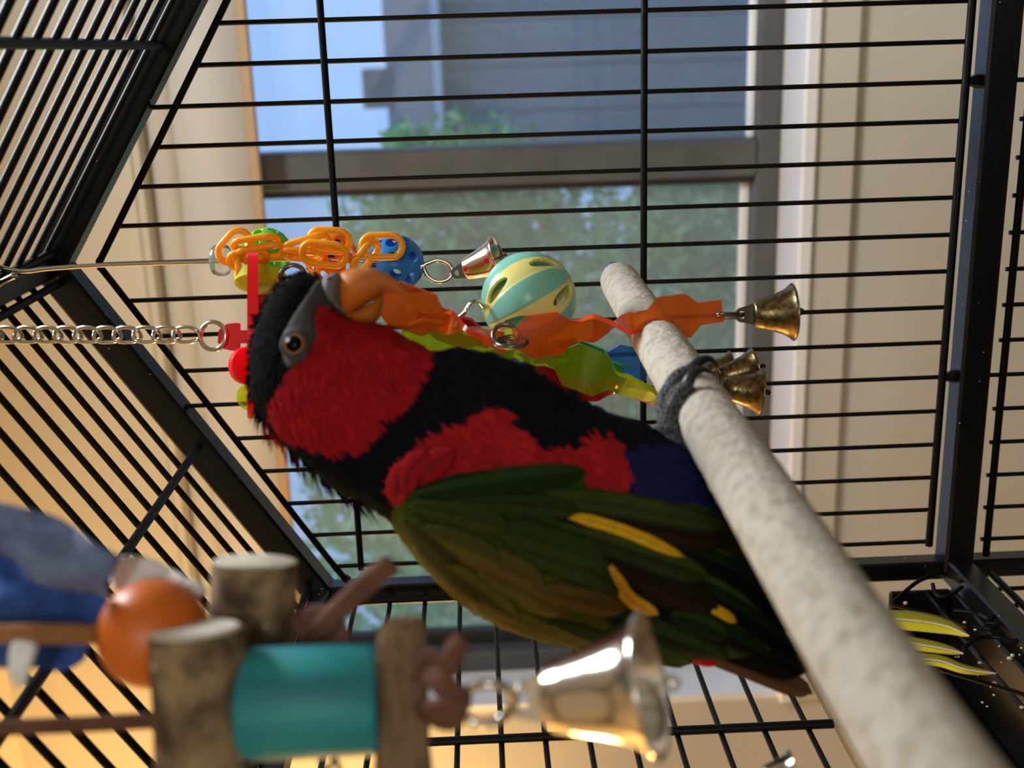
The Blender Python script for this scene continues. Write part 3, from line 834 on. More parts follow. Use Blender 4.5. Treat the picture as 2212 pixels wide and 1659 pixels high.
# tail
def tail_feather(pts_, width, c, z):
    P = spline([(a, b, 0) for a, b in pts_], 8); N = len(P); Vv = []; cc = []
    for i in range(N):
        t = i/(N-1); d = nrm(P[min(N-1, i+1)]-P[max(0, i-1)]); n = np.array([-d[1], d[0]])
        wl = math.sqrt(max(0, 1-max(0, (t-.75)/.25)**2))
        for k in range(5):
            e = -1+k/2; x = P[i][0]+n[0]*width*wl*e; y = P[i][1]+n[1]*width*wl*e
            Vv.append(PB(x, y, z+1.2*(1-e*e))); cc.append(np.array(lin(c))*(1 if abs(e) > .1 else .6))
    o = part('tail_feather', (Vv, [(i*5+k, i*5+k+1, (i+1)*5+k+1, (i+1)*5+k) for i in range(N-1) for k in range(4)]), 'plumage', parrot, True, col=np.array(cc))
    sm = o.modifiers.new('t', 'SOLIDIFY'); sm.thickness = .0004
tail_feather([(1470, 1380), (1620, 1440), (1752, 1494)], 26, (96, 66, 44), 2)
tail_feather([(1500, 1370), (1640, 1410), (1738, 1440)], 24, (80, 58, 40), 5)
tail_feather([(1480, 1350), (1600, 1395), (1720, 1440)], 34, (18, 18, 14), 8)
tail_feather([(1440, 1390), (1490, 1412), (1545, 1428)], 14, (196, 30, 36), 3)

# beak
def puff_part(name, poly, step, half, mat, parent, zoff, colour=None, smooth=6, label=None, power=.5, plane=PB):
    pf = Puff(poly, step, half, smooth, 700, power)
    VF, cl_, _ = pf.build(lambda x, y, h: plane(x, y, h+zoff), colour)
    return part(name, VF, mat, parent, True, label=label, col=cl_)
ub = [(733, 594), (757, 583), (785, 578), (812, 581), (838, 592), (860, 609), (876, 630), (886, 648), (874, 640), (858, 634), (842, 629), (830, 628), (818, 640), (795, 655), (770, 670), (750, 682), (738, 672), (734, 630)]
def ubc(px):
    t = np.clip((px[:, 0]-735)/130, 0, 1)[:, None]; s = np.clip((px[:, 1]-585)/60, 0, 1)[:, None]
    a = np.array(lin((208, 106, 24))); b = np.array(lin((196, 116, 36))); g = np.array(lin((176, 122, 84)))
    c = a*(1-t*.5)+b*t*.5
    return c*(.55+.45*s)+g*.45*(1-s)
beak = puff_part('beak', ub, 4, 7.6, 'beak_orange', parrot, 0, ubc, 5, 'curved orange beak')
lb_ = [(740, 676), (756, 674), (795, 658), (826, 634), (829, 645), (826, 665), (818, 690), (800, 700), (770, 698)]
puff_part('lower_beak', lb_, 4, 4.6, 'beak_lower', parrot, 0, None, 5)
cere = [(698, 606), (715, 594), (737, 590), (739, 625), (741, 655), (752, 684), (735, 678), (714, 664), (698, 655), (694, 630)]
puff_part('cere', cere, 4, 8.8, 'cere_grey', parrot, 0, None, 5)
nz = BODY.H(722, 612)
part('nostril', sphere(PB(719, 610, 6.6), 1.1, 8), 'eye_black', parrot)
# eye
ez = BODY.H(660, 748)
lid = [(629, 745), (638, 716), (660, 704), (684, 716), (694, 745), (686, 772), (664, 790), (648, 796), (636, 775)]
def skin(name, poly, half, mat, lift):
    pf = Puff(poly, 5, half, 5, 500)
    VF, _, _ = pf.build(lambda x, y, h: PB(x, y, BODY.H(x, y)+lift+h if h >= 0 else BODY.H(x, y)-1.5))
    return part(name, VF, mat, parrot, True)
skin('lore_skin', [(690, 616), (704, 606), (714, 640), (712, 664), (697, 664), (693, 690), (699, 736), (690, 748), (660, 720), (636, 730), (646, 700), (664, 668), (680, 640)], .5, 'lore_grey', .7)
skin('eye_skin', lid, 1.3, 'eye_skin', .5)
gx = (BODY.H(672, 748)-BODY.H(648, 748))/(24*ZB/F); gy = (BODY.H(660, 760)-BODY.H(660, 736))/(24*ZB/F)
en = nrm(-EF-ER*gx*.6-ED*gy*.6)
ec = PB(660, 748, ez+1.9)-en*1.5
eye = part('eye', sphere(ec, 3.3, 16), 'eye_black', parrot)
part('iris', tube(ringpts(ec+en*1.95, en, 2.72, 32), .28, 8, True), 'iris', eye)
part('eyelid', tube(ringpts(ec+en*1.2, en, 3.6, 32), .85, 8, True), 'eye_skin', parrot)

# foot: scaly toes closing round the perch
def toe(y0, y1, a0, a1, r0, r1, parent, claw=True, lift=2.6):
    P = []; R = []
    for i in range(13):
        t = i/12; P.append(pp(y0+(y1-y0)*t, a0+(a1-a0)*t, PR+lift*(1-.25*t))); R.append(r0+(r1-r0)*t+.25*math.sin(t*19))
    o = part('toe', tube(P, R, 14), 'scaly_skin', parent, True)
    if claw:
        d = P[-1]-P[-2]; e = nrm(d); inw = nrm(np.array([PXc, P[-1][1], PZc])-P[-1])
        Q = [P[-1]-e*1.5, P[-1]+e*2.2-inw*2.4, P[-1]+e*6.0-inw*1.6, P[-1]+e*8.5+inw*1.6]
        part('claw', tube(spline(Q, 5), [2.3-.13*i for i in range(16)], 10), 'claw', o, True)
    return o
shank = tube(spline([PB(1440, 1040, 2), PB(1480, 1005, 0), pp(333, 112, PR+3.2), pp(334, 92, PR+3.2)], 5), [5.2]*6+[4.6]*5+[4.2]*5, 14)
leg = part('leg', shank, 'scaly_skin', parrot, True)
toe(334, 339, 130, 26, 3.5, 2.7, leg)
toe(342, 352, 126, 4, 3.2, 2.5, leg)
toe(331, 327, 120, 190, 3.2, 2.6, leg)
toe(345, 348, 118, 195, 3.0, 2.5, leg)

# ------------------------------------------------------------------ bells
def bell(parent, top, rim, R, mat, tabmat='bronze_dark', n=32, clap=1.0, label=None):
    top = np.array(top); rim = np.array(rim); ax = rim-top; L = np.linalg.norm(ax); ax = ax/L
    prof = [(0, 0), (0, .36), (.015, .43), (.05, .475), (.25, .545), (.5, .635), (.7, .725), (.85, .825), (.95, .94), (1.0, 1.0), (1.012, .985), (.99, .95), (.85, .79), (.6, .64), (.2, .50), (.06, .43), (.05, 0)]
    b = part('bell', lathe(top, ax, [(s*L, r*R) for s, r in prof], n), mat, parent, True, label)
    a, u, v = frame_of(ax, EF)
    w = u if abs(u @ EF) < abs(v @ EF) else v
    nrmv = np.cross(a, w)
    # flat tab with an eye
    t = []
    ro = R*.26; cc_ = top-a*R*.36
    outer = [top+w*R*.36+a*.02*R, *[cc_+(w*math.cos(q)-a*math.sin(q))*ro for q in np.linspace(0, math.pi, 9)], top-w*R*.36+a*.02*R]
    inner = [cc_+w*ro*.5*math.cos(q)-a*ro*.5*math.sin(q) for q in np.linspace(-.6, math.pi+.6, 11)]
    V = []; th = R*.035
    for s in (-1, 1):
        V += [p+nrmv*th*s for p in outer]+[p+nrmv*th*s for p in inner]
    N = 11; Fc = []
    for i in range(N-1):
        Fc.append((i, i+1, N+i+1, N+i)); Fc.append((2*N+i, 3*N+i, 3*N+i+1, 2*N+i+1))
        Fc.append((i, 2*N+i, 2*N+i+1, i+1)); Fc.append((N+i, N+i+1, 3*N+i+1, 3*N+i))
    Fc += [(0, N, 2*N-1, N-1), (2*N, 3*N-1, 4*N-1, 3*N)]
    part('hanging_tab', (V, Fc), tabmat, b, False)
    cb = top+a*L*1.2
    part('clapper', join(sphere(cb, R*.13*clap, 10), tube([top+a*.1*L, cb], R*.035, 6)), tabmat, b, True)
    return b, cc_

# ------------------------------------------------------------------ ball toy on a steel wire
ZA = 488.0
def A(px, py, dz=0): return C(px, py, ZA+dz)
ka = ZA/F
ta = thing('hanging_toy', A(30, 582), 'hanging wire toy with green, orange and blue hollow balls and a bell', 'bird toy')
part('wire', tube(spline([A(-45, 555), A(-20, 566), A(0, 576), A(30, 584), A(60, 586), A(110, 580), A(240, 572), A(460, 565), A(640, 560), A(780, 565), A(900, 575), A(920, 570), A(945, 562), A(968, 570), A(977, 588), A(966, 604), A(944, 608), A(925, 597), A(915, 578)], 7), 1.0, 10), 'steel', ta, True)
part('wire_hook', tube(spline([A(-30, 640, 10), A(0, 612, 6), A(34, 594, 2)], 5), 1.5, 8), 'steel', ta, True)
b_ = part('acrylic_stopper', lathe(A(458, 562), ER, [(0, 0), (0, 5.2), (.8, 6.2), (2.6, 6.8), (5.2, 6.8), (6.8, 6.2), (7.4, 5.2), (7.4, 0)], 28), 'acrylic_clear', ta, 'auto')
DIRS = [nrm(d) for d in [(a, b, c) for a in (-1, 0, 1) for b in (-1, 0, 1) for c in (-1, 0, 1)] if any(d)]
def holed_ball(name, c, r, hole, mat, parent, rot, thick=1.0):
    bm = bmesh.new(); bmesh.ops.create_icosphere(bm, subdivisions=5, radius=1)
    Rm = np.array(Matrix.Rotation(rot[0], 3, 'X') @ Matrix.Rotation(rot[1], 3, 'Y') @ Matrix.Rotation(rot[2], 3, 'Z'))
    D = np.array(DIRS) @ Rm.T
    P = np.array([v.co for v in bm.verts]); dots = P @ D.T; best = dots.argmax(1); ang = np.arccos(np.clip(dots.max(1), -1, 1))
    ins = ang < hole
    kill = [f for f in bm.faces if all(ins[v.index] for v in f.verts)]
    for i, v in enumerate(bm.verts):
        if ins[i]:
            d = D[best[i]]; t = nrm(P[i]-d*(P[i] @ d)); v.co = Vector(d*math.cos(hole)+t*math.sin(hole))
    bmesh.ops.delete(bm, geom=kill, context='FACES')
    bm.verts.index_update()
    V = [np.array(c)+np.array(v.co)*r for v in bm.verts]; Fc = [tuple(v.index for v in f.verts) for f in bm.faces]; bm.free()
    o = part(name, (V, Fc), mat, parent, True)
    sm = o.modifiers.new('t', 'SOLIDIFY'); sm.thickness = thick*.001; sm.offset = -1
    return o
holed_ball('green_ball', A(576, 546, 8), 55*ka, .20, 'wire_ball_green', ta, (.4, .3, .5))
holed_ball('orange_ball', A(716, 558, 2), 58*ka, .22, 'wire_ball_orange', ta, (.1, .5, .2))
holed_ball('blue_ball', A(855, 569, 4), 62*ka, .21, 'wire_ball_blue', ta, (.75, .2, .35))
def oval(c, along, nvec, L, Wd, n=28):
    al = nrm(along); nv = nrm(np.array(nvec)-al*(np.array(nvec) @ al)); sd = np.cross(nv, al); P = []
    r = Wd/2; s = L/2-r
    for k in range(n):
        a = 2*math.pi*k/n; x = math.cos(a)*r; y = math.sin(a)*r
        P.append(np.array(c)+al*(x+(s if x >= 0 else -s))+sd*y)
    return P
def link(px, py, deg, L, face, dz, par=ta, wd=46, r=1.4):
    """plastic chain link: face 0 = seen open, 90 = edge on"""
    a = math.radians(deg); al = ER*math.cos(a)+ED*math.sin(a); sd = np.cross(EF, al); f = math.radians(face)
    nv = -EF*math.cos(f)+sd*math.sin(f)
    part('chain_link', tube(oval(A(px, py, dz), al, nv, L*ka, wd*ka), r, 10, True), 'link_plastic', par, True)
for a in [(506, 533, -48, 76, 15, -14), (552, 525, -8, 92, 72, -16), (565, 546, -9, 100, 66, -15), (512, 572, 84, 62, 72, -12), (535, 560, -10, 78, 50, -14),
          (662, 529, -16, 96, 68, -16), (652, 550, 4, 80, 74, -16), (712, 520, 4, 84, 20, -15), (700, 549, 6, 92, 22, -21), (790, 555, -52, 74, 66, -17), (825, 532, 0, 84, 8, -20)]:
    link(*a)
bA, tabA = bell(ta, A(1004, 583, -4), A(1077, 556, -8), 50*ka, 'nickel', 'steel_dark', clap=.6)

# ------------------------------------------------------------------ acrylic chain toy
ZT = 452.0
def B(px, py, dz=0): return C(px, py, ZT+dz)
kb = ZT/F
tb = thing('hanging_toy', B(-40, 722), 'acrylic toy of coloured faceted strips and bells hung from a steel chain', 'bird toy')
# steel chain
pitch = 42.8
for i in range(12):
    cx = 425-22-pitch*i
    al = ER; a = math.radians(18 if i % 2 else -14)
    f = math.radians(34); sd = np.cross(EF, al)
    nv = -EF*math.cos(f)+sd*math.sin(f)
    al2 = ER*math.cos(math.radians(3))+ED*math.sin(math.radians(3))
    P = []
    for k in range(32):
        t = 2*math.pi*k/32
        # long oval with a quarter twist from end to end
        x = math.copysign(abs(math.cos(t))**.8, math.cos(t))*29; y = math.copysign(abs(math.sin(t))**.62, math.sin(t))*16.5
        tw = math.radians(12+38*math.cos(t))
        P.append(B(cx, 723)+ER*(x*kb)+(ED*math.cos(tw)+EF*math.sin(tw))*(y*kb))
    part('chain_link', tube(P, .8, 8, True), 'steel', tb, True)
part('split_ring', tube(ringpts(B(460, 726), nrm(EF+ER*.25), 30*kb, 32), 1.0, 8, True), 'steel', tb, True)
# red hub plate seen on edge, with clevis and round buttons
def plate(outline, c, u, v, n, th):
    """flat plate: outline in mm in axes u,v, thickness th along n"""
    c = np.array(c); V = []; N = len(outline)
    for s in (-.5, .5):
        V += [c+u*a+v*b+n*th*s for a, b in outline]
    return V, [tuple(range(N-1, -1, -1)), tuple(range(N, 2*N))]+[(i, (i+1) % N, N+(i+1) % N, N+i) for i in range(N)]
disc = lambda r, n=40, sx=1: [(r*sx*math.cos(2*math.pi*k/n), r*math.sin(2*math.pi*k/n)) for k in range(n)]
hub_n = nrm(ER*.97-ED*.0+EF*.22); hub_v = nrm(ED-hub_n*(ED @ hub_n)); hub_u = np.cross(hub_n, hub_v)
hv = nrm(hub_v+0*hub_u)
part('hub_plate', plate(disc(181*kb, 56, .55), B(546, 725, 4), hub_u, hub_v, hub_n, 4.2), 'red_plastic', tb)
cl_o = [(-40, -14), (-22, -28), (-2, -30), (2, -30), (2, -14), (32, -14), (32, 14), (2, 14), (2, 30), (-12, 30), (-30, 26), (-42, 12)]
part('clevis', plate([(a*kb, b*kb) for a, b in cl_o], B(515, 728, 2), ER, ED, EF, 4.5), 'acrylic_red_edge', tb)
part('red_button', plate(disc(40*kb), B(533, 790, -6), nrm(ER*.72+EF*.68), ED, nrm(EF*.75-ER*.66), 3), 'red_plastic', tb)
part('red_button', plate(disc(36*kb), B(574, 672, 14), nrm(ER*.95+EF*.2), ED, EF, 3), 'acrylic_red_edge', tb)
part('lime_button', plate([(math.copysign(min(abs(a)*1.0, 58*kb), a), b) for a, b in disc(58*kb)], B(563, 604, 26), ER, nrm(EF*.93+ED*.32), nrm(ED*.93-EF*.32), 4.5), 'lime_plastic', tb)
part('lime_button', plate(disc(30*kb), B(543, 857, 8), nrm(ER*.8+EF*.6), ED, nrm(EF*.8-ER*.6), 4), 'acrylic_lime', tb)
part('clear_button', plate(disc(44*kb), B(590, 640, 26), ER, ED, EF, 3), 'acrylic_clear', tb)
part('split_ring', tube(ringpts(B(632, 596, 0), nrm(EF+ED*.4), 26*kb, 28), 1.0, 8, True), 'steel_dark', tb, True)

def hexw(s, lobes, neck):
    w = neck
    for c_, hl, hw in lobes:
        d = abs(s-c_)
        if d < hl: w = max(w, hw if d < hl*.55 else hw+(neck-hw)*(d-hl*.55)/(hl*.45))
    return w
def strip(name, p0, p1, lobes, neck, twist, col, th=2.4, par=tb, end=None):
    """flat acrylic strip p0->p1 (mm), hexagon lobes (pos, half length, half width as fraction/mm), twist: list of (s,deg)"""
    p0 = np.array(p0); p1 = np.array(p1); ax = p1-p0; L = np.linalg.norm(ax); ax = ax/L
    n0 = nrm(ED-ax*(ED @ ax)); b0 = np.cross(ax, n0)
    ss = sorted(set([i/48 for i in range(49)]+[x for c_, hl, _ in lobes for x in (c_-hl, c_-hl*.55, c_+hl*.55, c_+hl) if 0 <= x <= 1]))
    V = []; fm = []
    for s in ss:
        a = math.radians(np.interp(s, [t[0] for t in twist], [t[1] for t in twist]))
        wv = n0*math.cos(a)+b0*math.sin(a); tv = np.cross(ax, wv); w = hexw(s, lobes, neck)
        c = p0+ax*L*s
        V += [c+wv*w+tv*th/2, c-wv*w+tv*th/2, c-wv*w-tv*th/2, c+wv*w-tv*th/2]
    Fc = []
    for i in range(len(ss)-1):
        for k in range(4):
            Fc.append((i*4+k, i*4+(k+1) % 4, i*4+4+(k+1) % 4, i*4+4+k)); fm.append(1 if k in (1, 3) else 0)
    e = (len(ss)-1)*4
    Fc += [(3, 2, 1, 0), (e, e+1, e+2, e+3)]; fm += [1, 1]
    return part(name, (V, Fc), ['acrylic_'+col, 'acrylic_'+col+'_edge'], par, 'auto', fm=fm)
mm = kb
strip('faceted_strip', B(1108, 733, -8), B(1560, 672, -8), [(.15, .13, 46*mm), (.46, .13, 42*mm), (.77, .12, 47*mm)], 24*mm, [(0, 4), (.27, 12), (.46, 82), (.66, 168), (1, 178)], 'orange')
strip('faceted_strip', B(812, 640, 4), B(1096, 742, 4), [(.27, .24, 50*mm), (.66, .18, 44*mm), (.93, .14, 40*mm)], 24*mm, [(0, 12), (.4, 25), (.7, 95), (1, 120)], 'orange')
strip('faceted_strip', B(870, 712, 16), B(1110, 762, 16), [(.3, .25, 42*mm), (.82, .2, 38*mm)], 22*mm, [(0, 50), (.55, 30), (1, 10)], 'lime')
strip('faceted_strip', B(1085, 730, 10), B(1428, 862, 14), [(.14, .15, 38*mm), (.52, .17, 50*mm), (.85, .13, 34*mm)], 23*mm, [(0, 62), (.3, 25), (.56, 0), (.8, 62), (1, 78)], 'lime')
strip('faceted_strip', B(1150, 742, 26), B(1345, 806, 26), [(.55, .3, 42*mm)], 20*mm, [(0, 60), (.4, 8), (1, 30)], 'green')
strip('faceted_strip', B(1170, 742, 40), B(1400, 800, 40), [(.28, .2, 40*mm), (.8, .2, 44*mm)], 22*mm, [(0, 80), (.3, 60), (.7, 14), (1, 5)], 'blue')
strip('faceted_strip', B(1150, 798, 34), B(1430, 858, 34), [(.42, .22, 46*mm), (.9, .18, 38*mm)], 22*mm, [(0, 20), (.42, 10), (.72, 80), (1, 60)], 'red')
strip('faceted_strip', B(900, 690, 30), B(1060, 735, 30), [(.5, .35, 38*mm)], 20*mm, [(0, 50), (1, 20)], 'red')
strip('faceted_strip', B(1060, 770, 44), B(1270, 815, 44), [(.5, .3, 30*mm)], 16*mm, [(0, 40), (1, 60)], 'blue')
for c_, nv, r in [((1092, 724, -6), EF+ED*.5, 27), ((1105, 738, -9), ED*.9+EF*.35, 33), ((1098, 744, -5), ED*.95+EF*.25, 30)]:
    part('split_ring', tube(ringpts(B(*c_), nrm(nv), r*mm, 28), .9, 8, True), 'steel_dark', tb, True)
part('s_hook', tube(spline([B(985, 690, 10), B(1003, 676, 8), B(1010, 664, 8), B(1020, 652, 8), B(1034, 652, 10), B(1044, 664, 14)], 5), .9, 8), 'steel', tb, True)
part('link_ring', tube(spline([B(1548, 683, -9), B(1556, 678, -12), B(1590, 678, -11), B(1602, 682, -8), B(1590, 686, -5), B(1556, 686, -4)], 5, True), .75, 8, True), 'steel_dark', tb, True)
bell(tb, B(1626, 679, -8), B(1712, 674, -8), 62*mm, 'bronze', 'bronze_dark')
bell(tb, B(1562, 838, 26), B(1642, 846, 26), 55*mm, 'bronze', 'bronze_dark')
bell(tb, B(1553, 815, 42), B(1632, 795, 42), 50*mm, 'bronze', 'bronze_dark')
bell(tb, B(1520, 806, 58), B(1582, 793, 58), 42*mm, 'bronze', 'bronze_dark')
for p, q in (((1428, 862, 14), (1540, 838, 24)), ((1400, 800, 40), (1535, 818, 42)), ((1430, 858, 34), (1505, 808, 56))):
    part('link_wire', tube([B(*p), B(*q)], .7, 6), 'steel_dark', tb, True)
# slotted rattle ball
def lattice_ball(c, r, axis, roll, parent):
    n1, n2 = 96, 192
    ax, u, v = frame_of(axis, EF); Vv = []; ids = {}; Fc = []; fm = []
    seg = math.pi/6     # 12 gores
    slots = [(g*2*seg+seg/2, s*math.radians(36)) for g in range(6) for s in (-1, 1)]
    def met(lat, az):
        best = 9; bb = None
        for a0, l0 in slots:
            da = (az-a0+math.pi) % (2*math.pi)-math.pi
            e = math.hypot(da*math.cos(lat)/.135, (lat-l0)/.36)
            if e < best: best = e; bb = (a0, l0)
        return best, bb
    def vert(i, j):
        j %= n2
        if (i, j) in ids: return ids[(i, j)]
        lat = -math.pi/2+math.pi*i/n1; az = 2*math.pi*j/n2
        e, s = met(lat, az); inn = e < 1
        if inn and e > .01:
            da = (az-s[0]+math.pi) % (2*math.pi)-math.pi; az = s[0]+da/e; lat = s[1]+(lat-s[1])/e
        rr = r*(1.012 if (((az+roll*0) % (2*seg)) >= seg) else 1.0)
        az2 = az+roll
        Vv.append(np.array(c)+rr*(ax*math.sin(lat)+(u*math.cos(az2)+v*math.sin(az2))*math.cos(lat)))
        ids[(i, j)] = (len(Vv)-1, inn, az); return ids[(i, j)]
    for i in range(n1):
        for j in range(n2):
            q = [vert(i, j), vert(i, j+1), vert(i+1, j+1), vert(i+1, j)]
            if all(a[1] for a in q): continue
            Fc.append(tuple(a[0] for a in q)); am = (2*math.pi*(j+.5)/n2) % (2*seg)
            fm.append(1 if am >= seg else 0)
    o = part('rattle_ball', (Vv, Fc), ['ball_yellow', 'ball_teal'], parent, True, fm=fm, label='pastel yellow and teal slotted ball')
    sm = o.modifiers.new('t', 'SOLIDIFY'); sm.thickness = .0014; sm.offset = -1
    return o
rb = lattice_ball(B(1142, 648, 20), 107*mm, nrm(ER*.86-ED*.50+EF*.10), 1.2+math.pi/6, tb)
part('inner_rattle', sphere(B(1170, 650, 24), 34*mm, 14), 'rattle_red', rb, True)

# ------------------------------------------------------------------ wood and leather toy in the foreground
ZW = 232.0
def K(px, py, dz=0): return C(px, py, ZW+dz)
kw = ZW/F
tw = thing('hanging_toy', K(-30, 1450), 'wood, bead and leather toy with teal spool and silver bell nearest the viewer', 'bird toy')
def KP(px, py, h=0): return K(px, py)-EF*h
def log(c, ax, L, r, name):
    V, Fc = [], []; ax = nrm(ax); a, u, v = frame_of(ax, EF); n = 40; c = np.array(c)
    rows = [(0, .0), (0, .90), (.02, .97)]+[(i/14, 1) for i in range(1, 14)]+[(.98, .97), (1, .9), (1, 0)]
    for s, q in rows:
        for k in range(n):
            t = 2*math.pi*k/n; w_ = 1+(.07*mnoise.noise(Vector((math.cos(t)*1.6, math.sin(t)*1.6, s*3+c[0]*.1))) if q > .95 else 0)
            V.append(c+a*(s-.5)*L+(u*math.cos(t)+v*math.sin(t))*r*q*w_)
    fm = []
    for i in range(len(rows)-1):
        for k in range(n):
            Fc.append((i*n+k, i*n+(k+1) % n, (i+1)*n+(k+1) % n, (i+1)*n+k)); fm.append(1 if i in (0, 1, len(rows)-2, len(rows)-3) else 0)
    return part(name, (V, Fc), ['bark', 'cut_wood'], tw, 'auto', fm=fm)
log(K(432, 1530, -2), nrm(ED+ER*.06+EF*.0), 345*kw, 100*kw, 'bark_log')
log(K(546, 1312, 22), nrm(ED-ER*.04+EF*.0), 205*kw*1.1, 92*kw*1.1, 'bark_log')
part('orange_bead', sphere(K(330, 1368, 8), 117*kw*1.03, 20), 'bead_orange', tw, True)
part('teal_spool', lathe(K(518, 1522, 2), nrm(ER-ED*.035+EF*.05), [(0, 0), (0, 96*kw), (8*kw, 112*kw), (26*kw, 121*kw), (285*kw, 121*kw), (302*kw, 112*kw), (302*kw, 0)], 40), 'teal_wood', tw, 'auto')
sl_o = [(822, 1352), (850, 1332), (890, 1328), (917, 1342), (924, 1400), (926, 1500), (928, 1600), (930, 1720), (816, 1720), (812, 1600), (812, 1500), (814, 1400)]
puff_part('wood_slat', sl_o, 10, 3.2, 'slat_wood', tw, 0, None, 3, power=.3, plane=KP)
# leather strips and knots
def strap(pts_, w, parent=tw, mat='leather', th=1.1, name='leather_strap'):
    P = spline([K(*p) for p in pts_], 6)
    return part(name, tube(P, w*kw, 10, flat=.42, up=EF), mat, parent, True)
strap([(900, 1470, -4), (930, 1420, -6), (965, 1440, -8), (985, 1400, -10), (1000, 1386, -12)], 24)
strap([(900, 1430, -2), (950, 1470, -8), (985, 1520, -8), (960, 1560, -4), (915, 1545, 0)], 30)
strap([(905, 1540, -2), (950, 1530, -9), (1000, 1530, -9), (1010, 1510, -6)], 24)
strap([(640, 1360, 14), (680, 1330, 10), (720, 1340, 8), (735, 1380, 8), (700, 1400, 12), (660, 1385, 16)], 28)
strap([(690, 1360, 8), (730, 1320, 4), (790, 1262, 0), (846, 1218, -4)], 26)
def hung(pts_, w, mat, name):
    P = [K(*p) for p in pts_]; a = P[0]
    P = [np.array([a[0], a[1], roofz(a[0])-2]), a*.5+np.array([a[0], a[1], roofz(a[0])-2])*.5]+P     # up to the roof bars
    part(name, tube(spline(P, 6), w*kw, 10, flat=.42, up=EF), mat, tw, True)
hung([(-40, 1372, -4), (100, 1370, -4), (230, 1372, 4)], 22, 'suede', 'suede_cord')
hung([(-40, 1574, 6), (150, 1566, 6), (340, 1556, 6)], 19, 'leather', 'leather_cord')
part('green_string', tube(spline([K(690, 1640, 8), K(706, 1668, 8), K(722, 1640, 8), K(734, 1662, 8), K(740, 1690, 8)], 6), .55, 6), 'string_green', tw, True)
# denim and cotton rags
def rag(outline, mat, z, name, fold=3.0, step=14):
    pf = Puff(outline, step, .8, 3, 200, .2)
    def pl(x, y, h):
        w_ = fold*math.sin(x*.018+y*.03)+fold*.6*math.sin(y*.05-x*.02)
        return K(x, y, z)-EF*(h+w_)
    VF, _, _ = pf.build(pl)
    return part(name, VF, mat, tw, True)
rag([(-60, 1062), (0, 1082), (40, 1088), (95, 1112), (130, 1136), (190, 1162), (252, 1198), (247, 1225), (240, 1244), (226, 1262), (224, 1290), (205, 1300), (90, 1262), (0, 1212), (-60, 1195)], 'denim_back', 0, 'denim_rag')
rag([(-60, 1170), (0, 1200), (90, 1246), (205, 1292), (222, 1320), (212, 1340), (214, 1372), (194, 1408), (184, 1425), (150, 1442), (90, 1434), (30, 1442), (-60, 1430)], 'denim', 7, 'denim_rag')
rag([(236, 1215), (262, 1203), (310, 1206), (350, 1226), (390, 1242), (440, 1262), (440, 1290), (400, 1290), (330, 1262), (270, 1280), (240, 1268)], 'cotton', 14, 'cotton_rag', 2)
rag([(20, 1392), (48, 1386), (76, 1396), (74, 1430), (62, 1474), (36, 1480), (18, 1450)], 'cotton', -7, 'cotton_rag', 1.2, 8)
# ring and big bell
part('ring', tube(spline([K(1005, 1492, -8), K(1050, 1478, -10), K(1095, 1486, -9), K(1112, 1512, -6), K(1090, 1548, -3), K(1040, 1562, -2), K(1000, 1545, -2), K(990, 1515, -5)], 5, True), 1.05, 10, True), 'steel', tw, True)
bell(tw, K(1182, 1508, -6), K(1405, 1480, -12), 152*kw, 'nickel', 'nickel', 40, .9, 'bright silver bell')

# another bell just entering the view from the near side
t4 = thing('hanging_toy', C(1600, 1690, 300), 'small silver bell hanging at the bottom edge under the side bars', 'bird toy')
bell(t4, C(1650, 1678, 300), C(1712, 1670, 300), 50*300/F, 'nickel', 'nickel')
part('ring', tube(ringpts(C(1628, 1693, 300), EF, 16*300/F, 24), .8, 8, True), 'steel', t4, True)
part('cord', tube(spline([C(1614, 1693, 300), C(1300, 1712, 300), C(300, 1760, 300), np.array([C(300, 1760, 300)[0], C(300, 1760, 300)[1], roofz(C(300, 1760, 300)[0])-2])], 6), 1.2, 8), 'leather', t4, True)

# ------------------------------------------------------------------ feeder in the cage corner, with moulted feathers and crumbs
def D_(px, py, Xp=XL): return UX(px, py, Xp)
fx = XL-3
fd = thing('feeder_dish', (fx-20, 480, -250), 'black plastic feeder dish in the lower cage corner littered with crumbs', 'dish')
y1, y0 = 552, 372
zt, zbm = -214, -250
part('dish_floor', box(fx-46, fx+2, y0, y1, zbm, zbm+3, 1), 'black_plastic', fd)
part('dish_side', box(fx-49, fx-46, y0, y1, zbm, zt-8, 1), 'black_plastic', fd)
part('dish_end', box(fx-46, fx+2, y1-3, y1, zbm+3, zt, 1), 'black_plastic', fd)
part('dish_end', box(fx-46, fx+2, y0, y0+3, zbm+3, zt, 1), 'black_plastic', fd)
part('dish_rim', tube([(fx, y0, zt-20), (fx, y1, zt-20)], 1.5, 8), 'black_plastic', fd)
for a in (((1925, 1306), (2010, 1328), (2090, 1354)), ((2030, 1446), (2110, 1470), (2230, 1506))):
    part('dish_divider', tube(spline([D_(*q, fx+6) for q in a], 5), 1.1, 8), 'cage_black', fd)
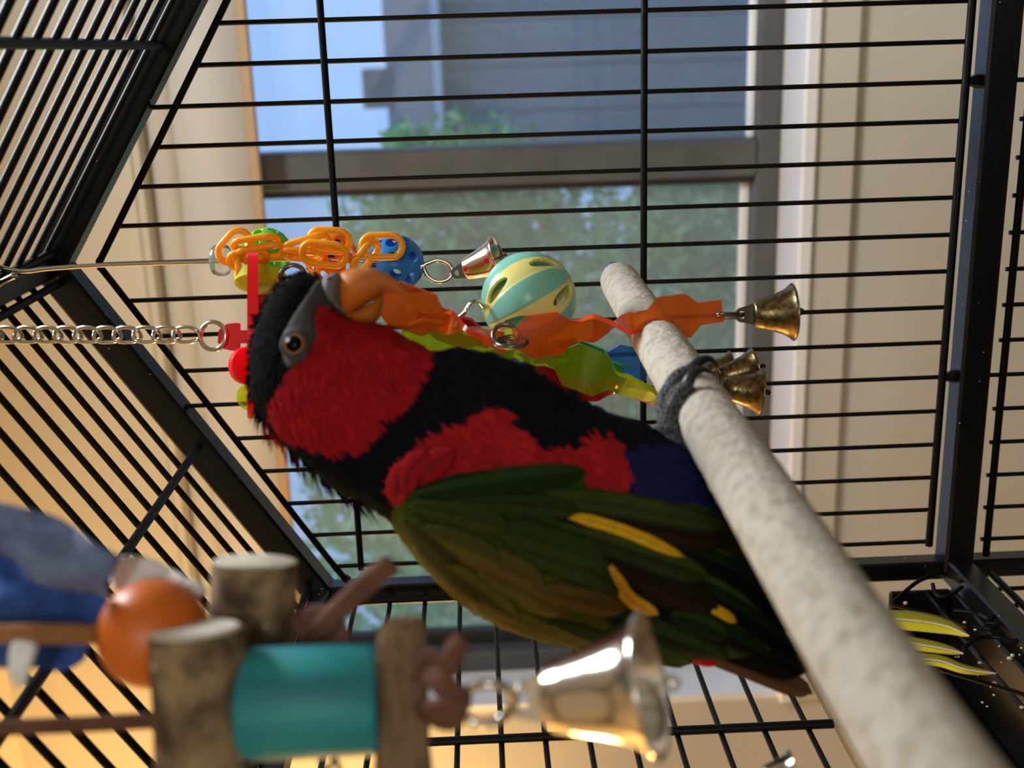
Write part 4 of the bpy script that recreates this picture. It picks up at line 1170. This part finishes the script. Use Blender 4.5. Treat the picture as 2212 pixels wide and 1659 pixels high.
for P_ in (((1930, 1300), (1985, 1255), (2030, 1244), (2075, 1256)), ((2015, 1262), (2022, 1284), (2050, 1286), (2078, 1268)), ((2060, 1318), (2110, 1324), (2140, 1336), (2150, 1322)), ((2080, 1402), (2110, 1380), (2150, 1376), (2195, 1386)), ((2130, 1345), (2155, 1348), (2140, 1358), (2100, 1352))):
    part('wire_curl', tube(spline([D_(a, b, XL+4) for a, b in P_], 6), 1.1, 8), 'cage_black', fd)
cr = []
for k in range(70):
    px, py = 1930+280*rng.random(), 1300+230*rng.random()
    if py < 1290+(px-1930)*.35 or py > 1330+(px-1930)*1.0: continue
    cr.append(sphere(D_(px, py, XL+1.5+rng.random()*2), .35+rng.random()*.7, 4, (1, 1, .6+rng.random())))
solo('seed_crumbs', join(*cr), 'crumb', 'pale seed crumbs scattered over the black feeder dish', 'crumbs', D_(2050, 1400), True, kind='stuff')
def quill(pts_, w, label, X, fl=1):
    P = spline([(a, b, 0) for a, b in pts_], 10); N = len(P); V = []; cc = []
    for i in range(N):
        t = i/(N-1); d = nrm(P[min(N-1, i+1)]-P[max(0, i-1)]); n = np.array([-d[1], d[0]])
        wl = math.sin(math.pi*min(1, .25+.75*t))**.6 if t < .98 else .15
        for k in range(7):
            e = -1+k/3; q = D_(P[i][0]+n[0]*w*wl*e*(.8 if e > 0 else 1), P[i][1]+n[1]*w*wl*e, X+1.5*(1-e*e)*fl)
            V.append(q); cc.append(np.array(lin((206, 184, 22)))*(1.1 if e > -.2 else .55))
    Ff = [(i*7+k, i*7+k+1, i*7+8+k, i*7+7+k) for i in range(N-1) for k in range(6)]
    base = D_(*pts_[0], X)
    root = thing('feather', base, label, 'feather', 'moulted yellow feathers in the feeder')
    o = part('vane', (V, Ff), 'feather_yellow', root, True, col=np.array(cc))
    sm = o.modifiers.new('t', 'SOLIDIFY'); sm.thickness = .0004
    part('shaft', tube([D_(p[0], p[1], X+2) for p in P], .45, 6), 'crumb', root, True)
quill([(1870, 1338), (1960, 1340), (2040, 1352), (2094, 1374)], 21, 'broad yellow moulted feather, the uppermost beside the perch', XL+8)
quill([(1920, 1380), (1985, 1392), (2040, 1402), (2082, 1412)], 14, 'middle one of the three yellow moulted feathers beside the perch', XL+8)
quill([(1955, 1420), (2030, 1428), (2085, 1446), (2152, 1455)], 13, 'narrow yellow moulted feather, lowest and farthest from the bars', XL+8)
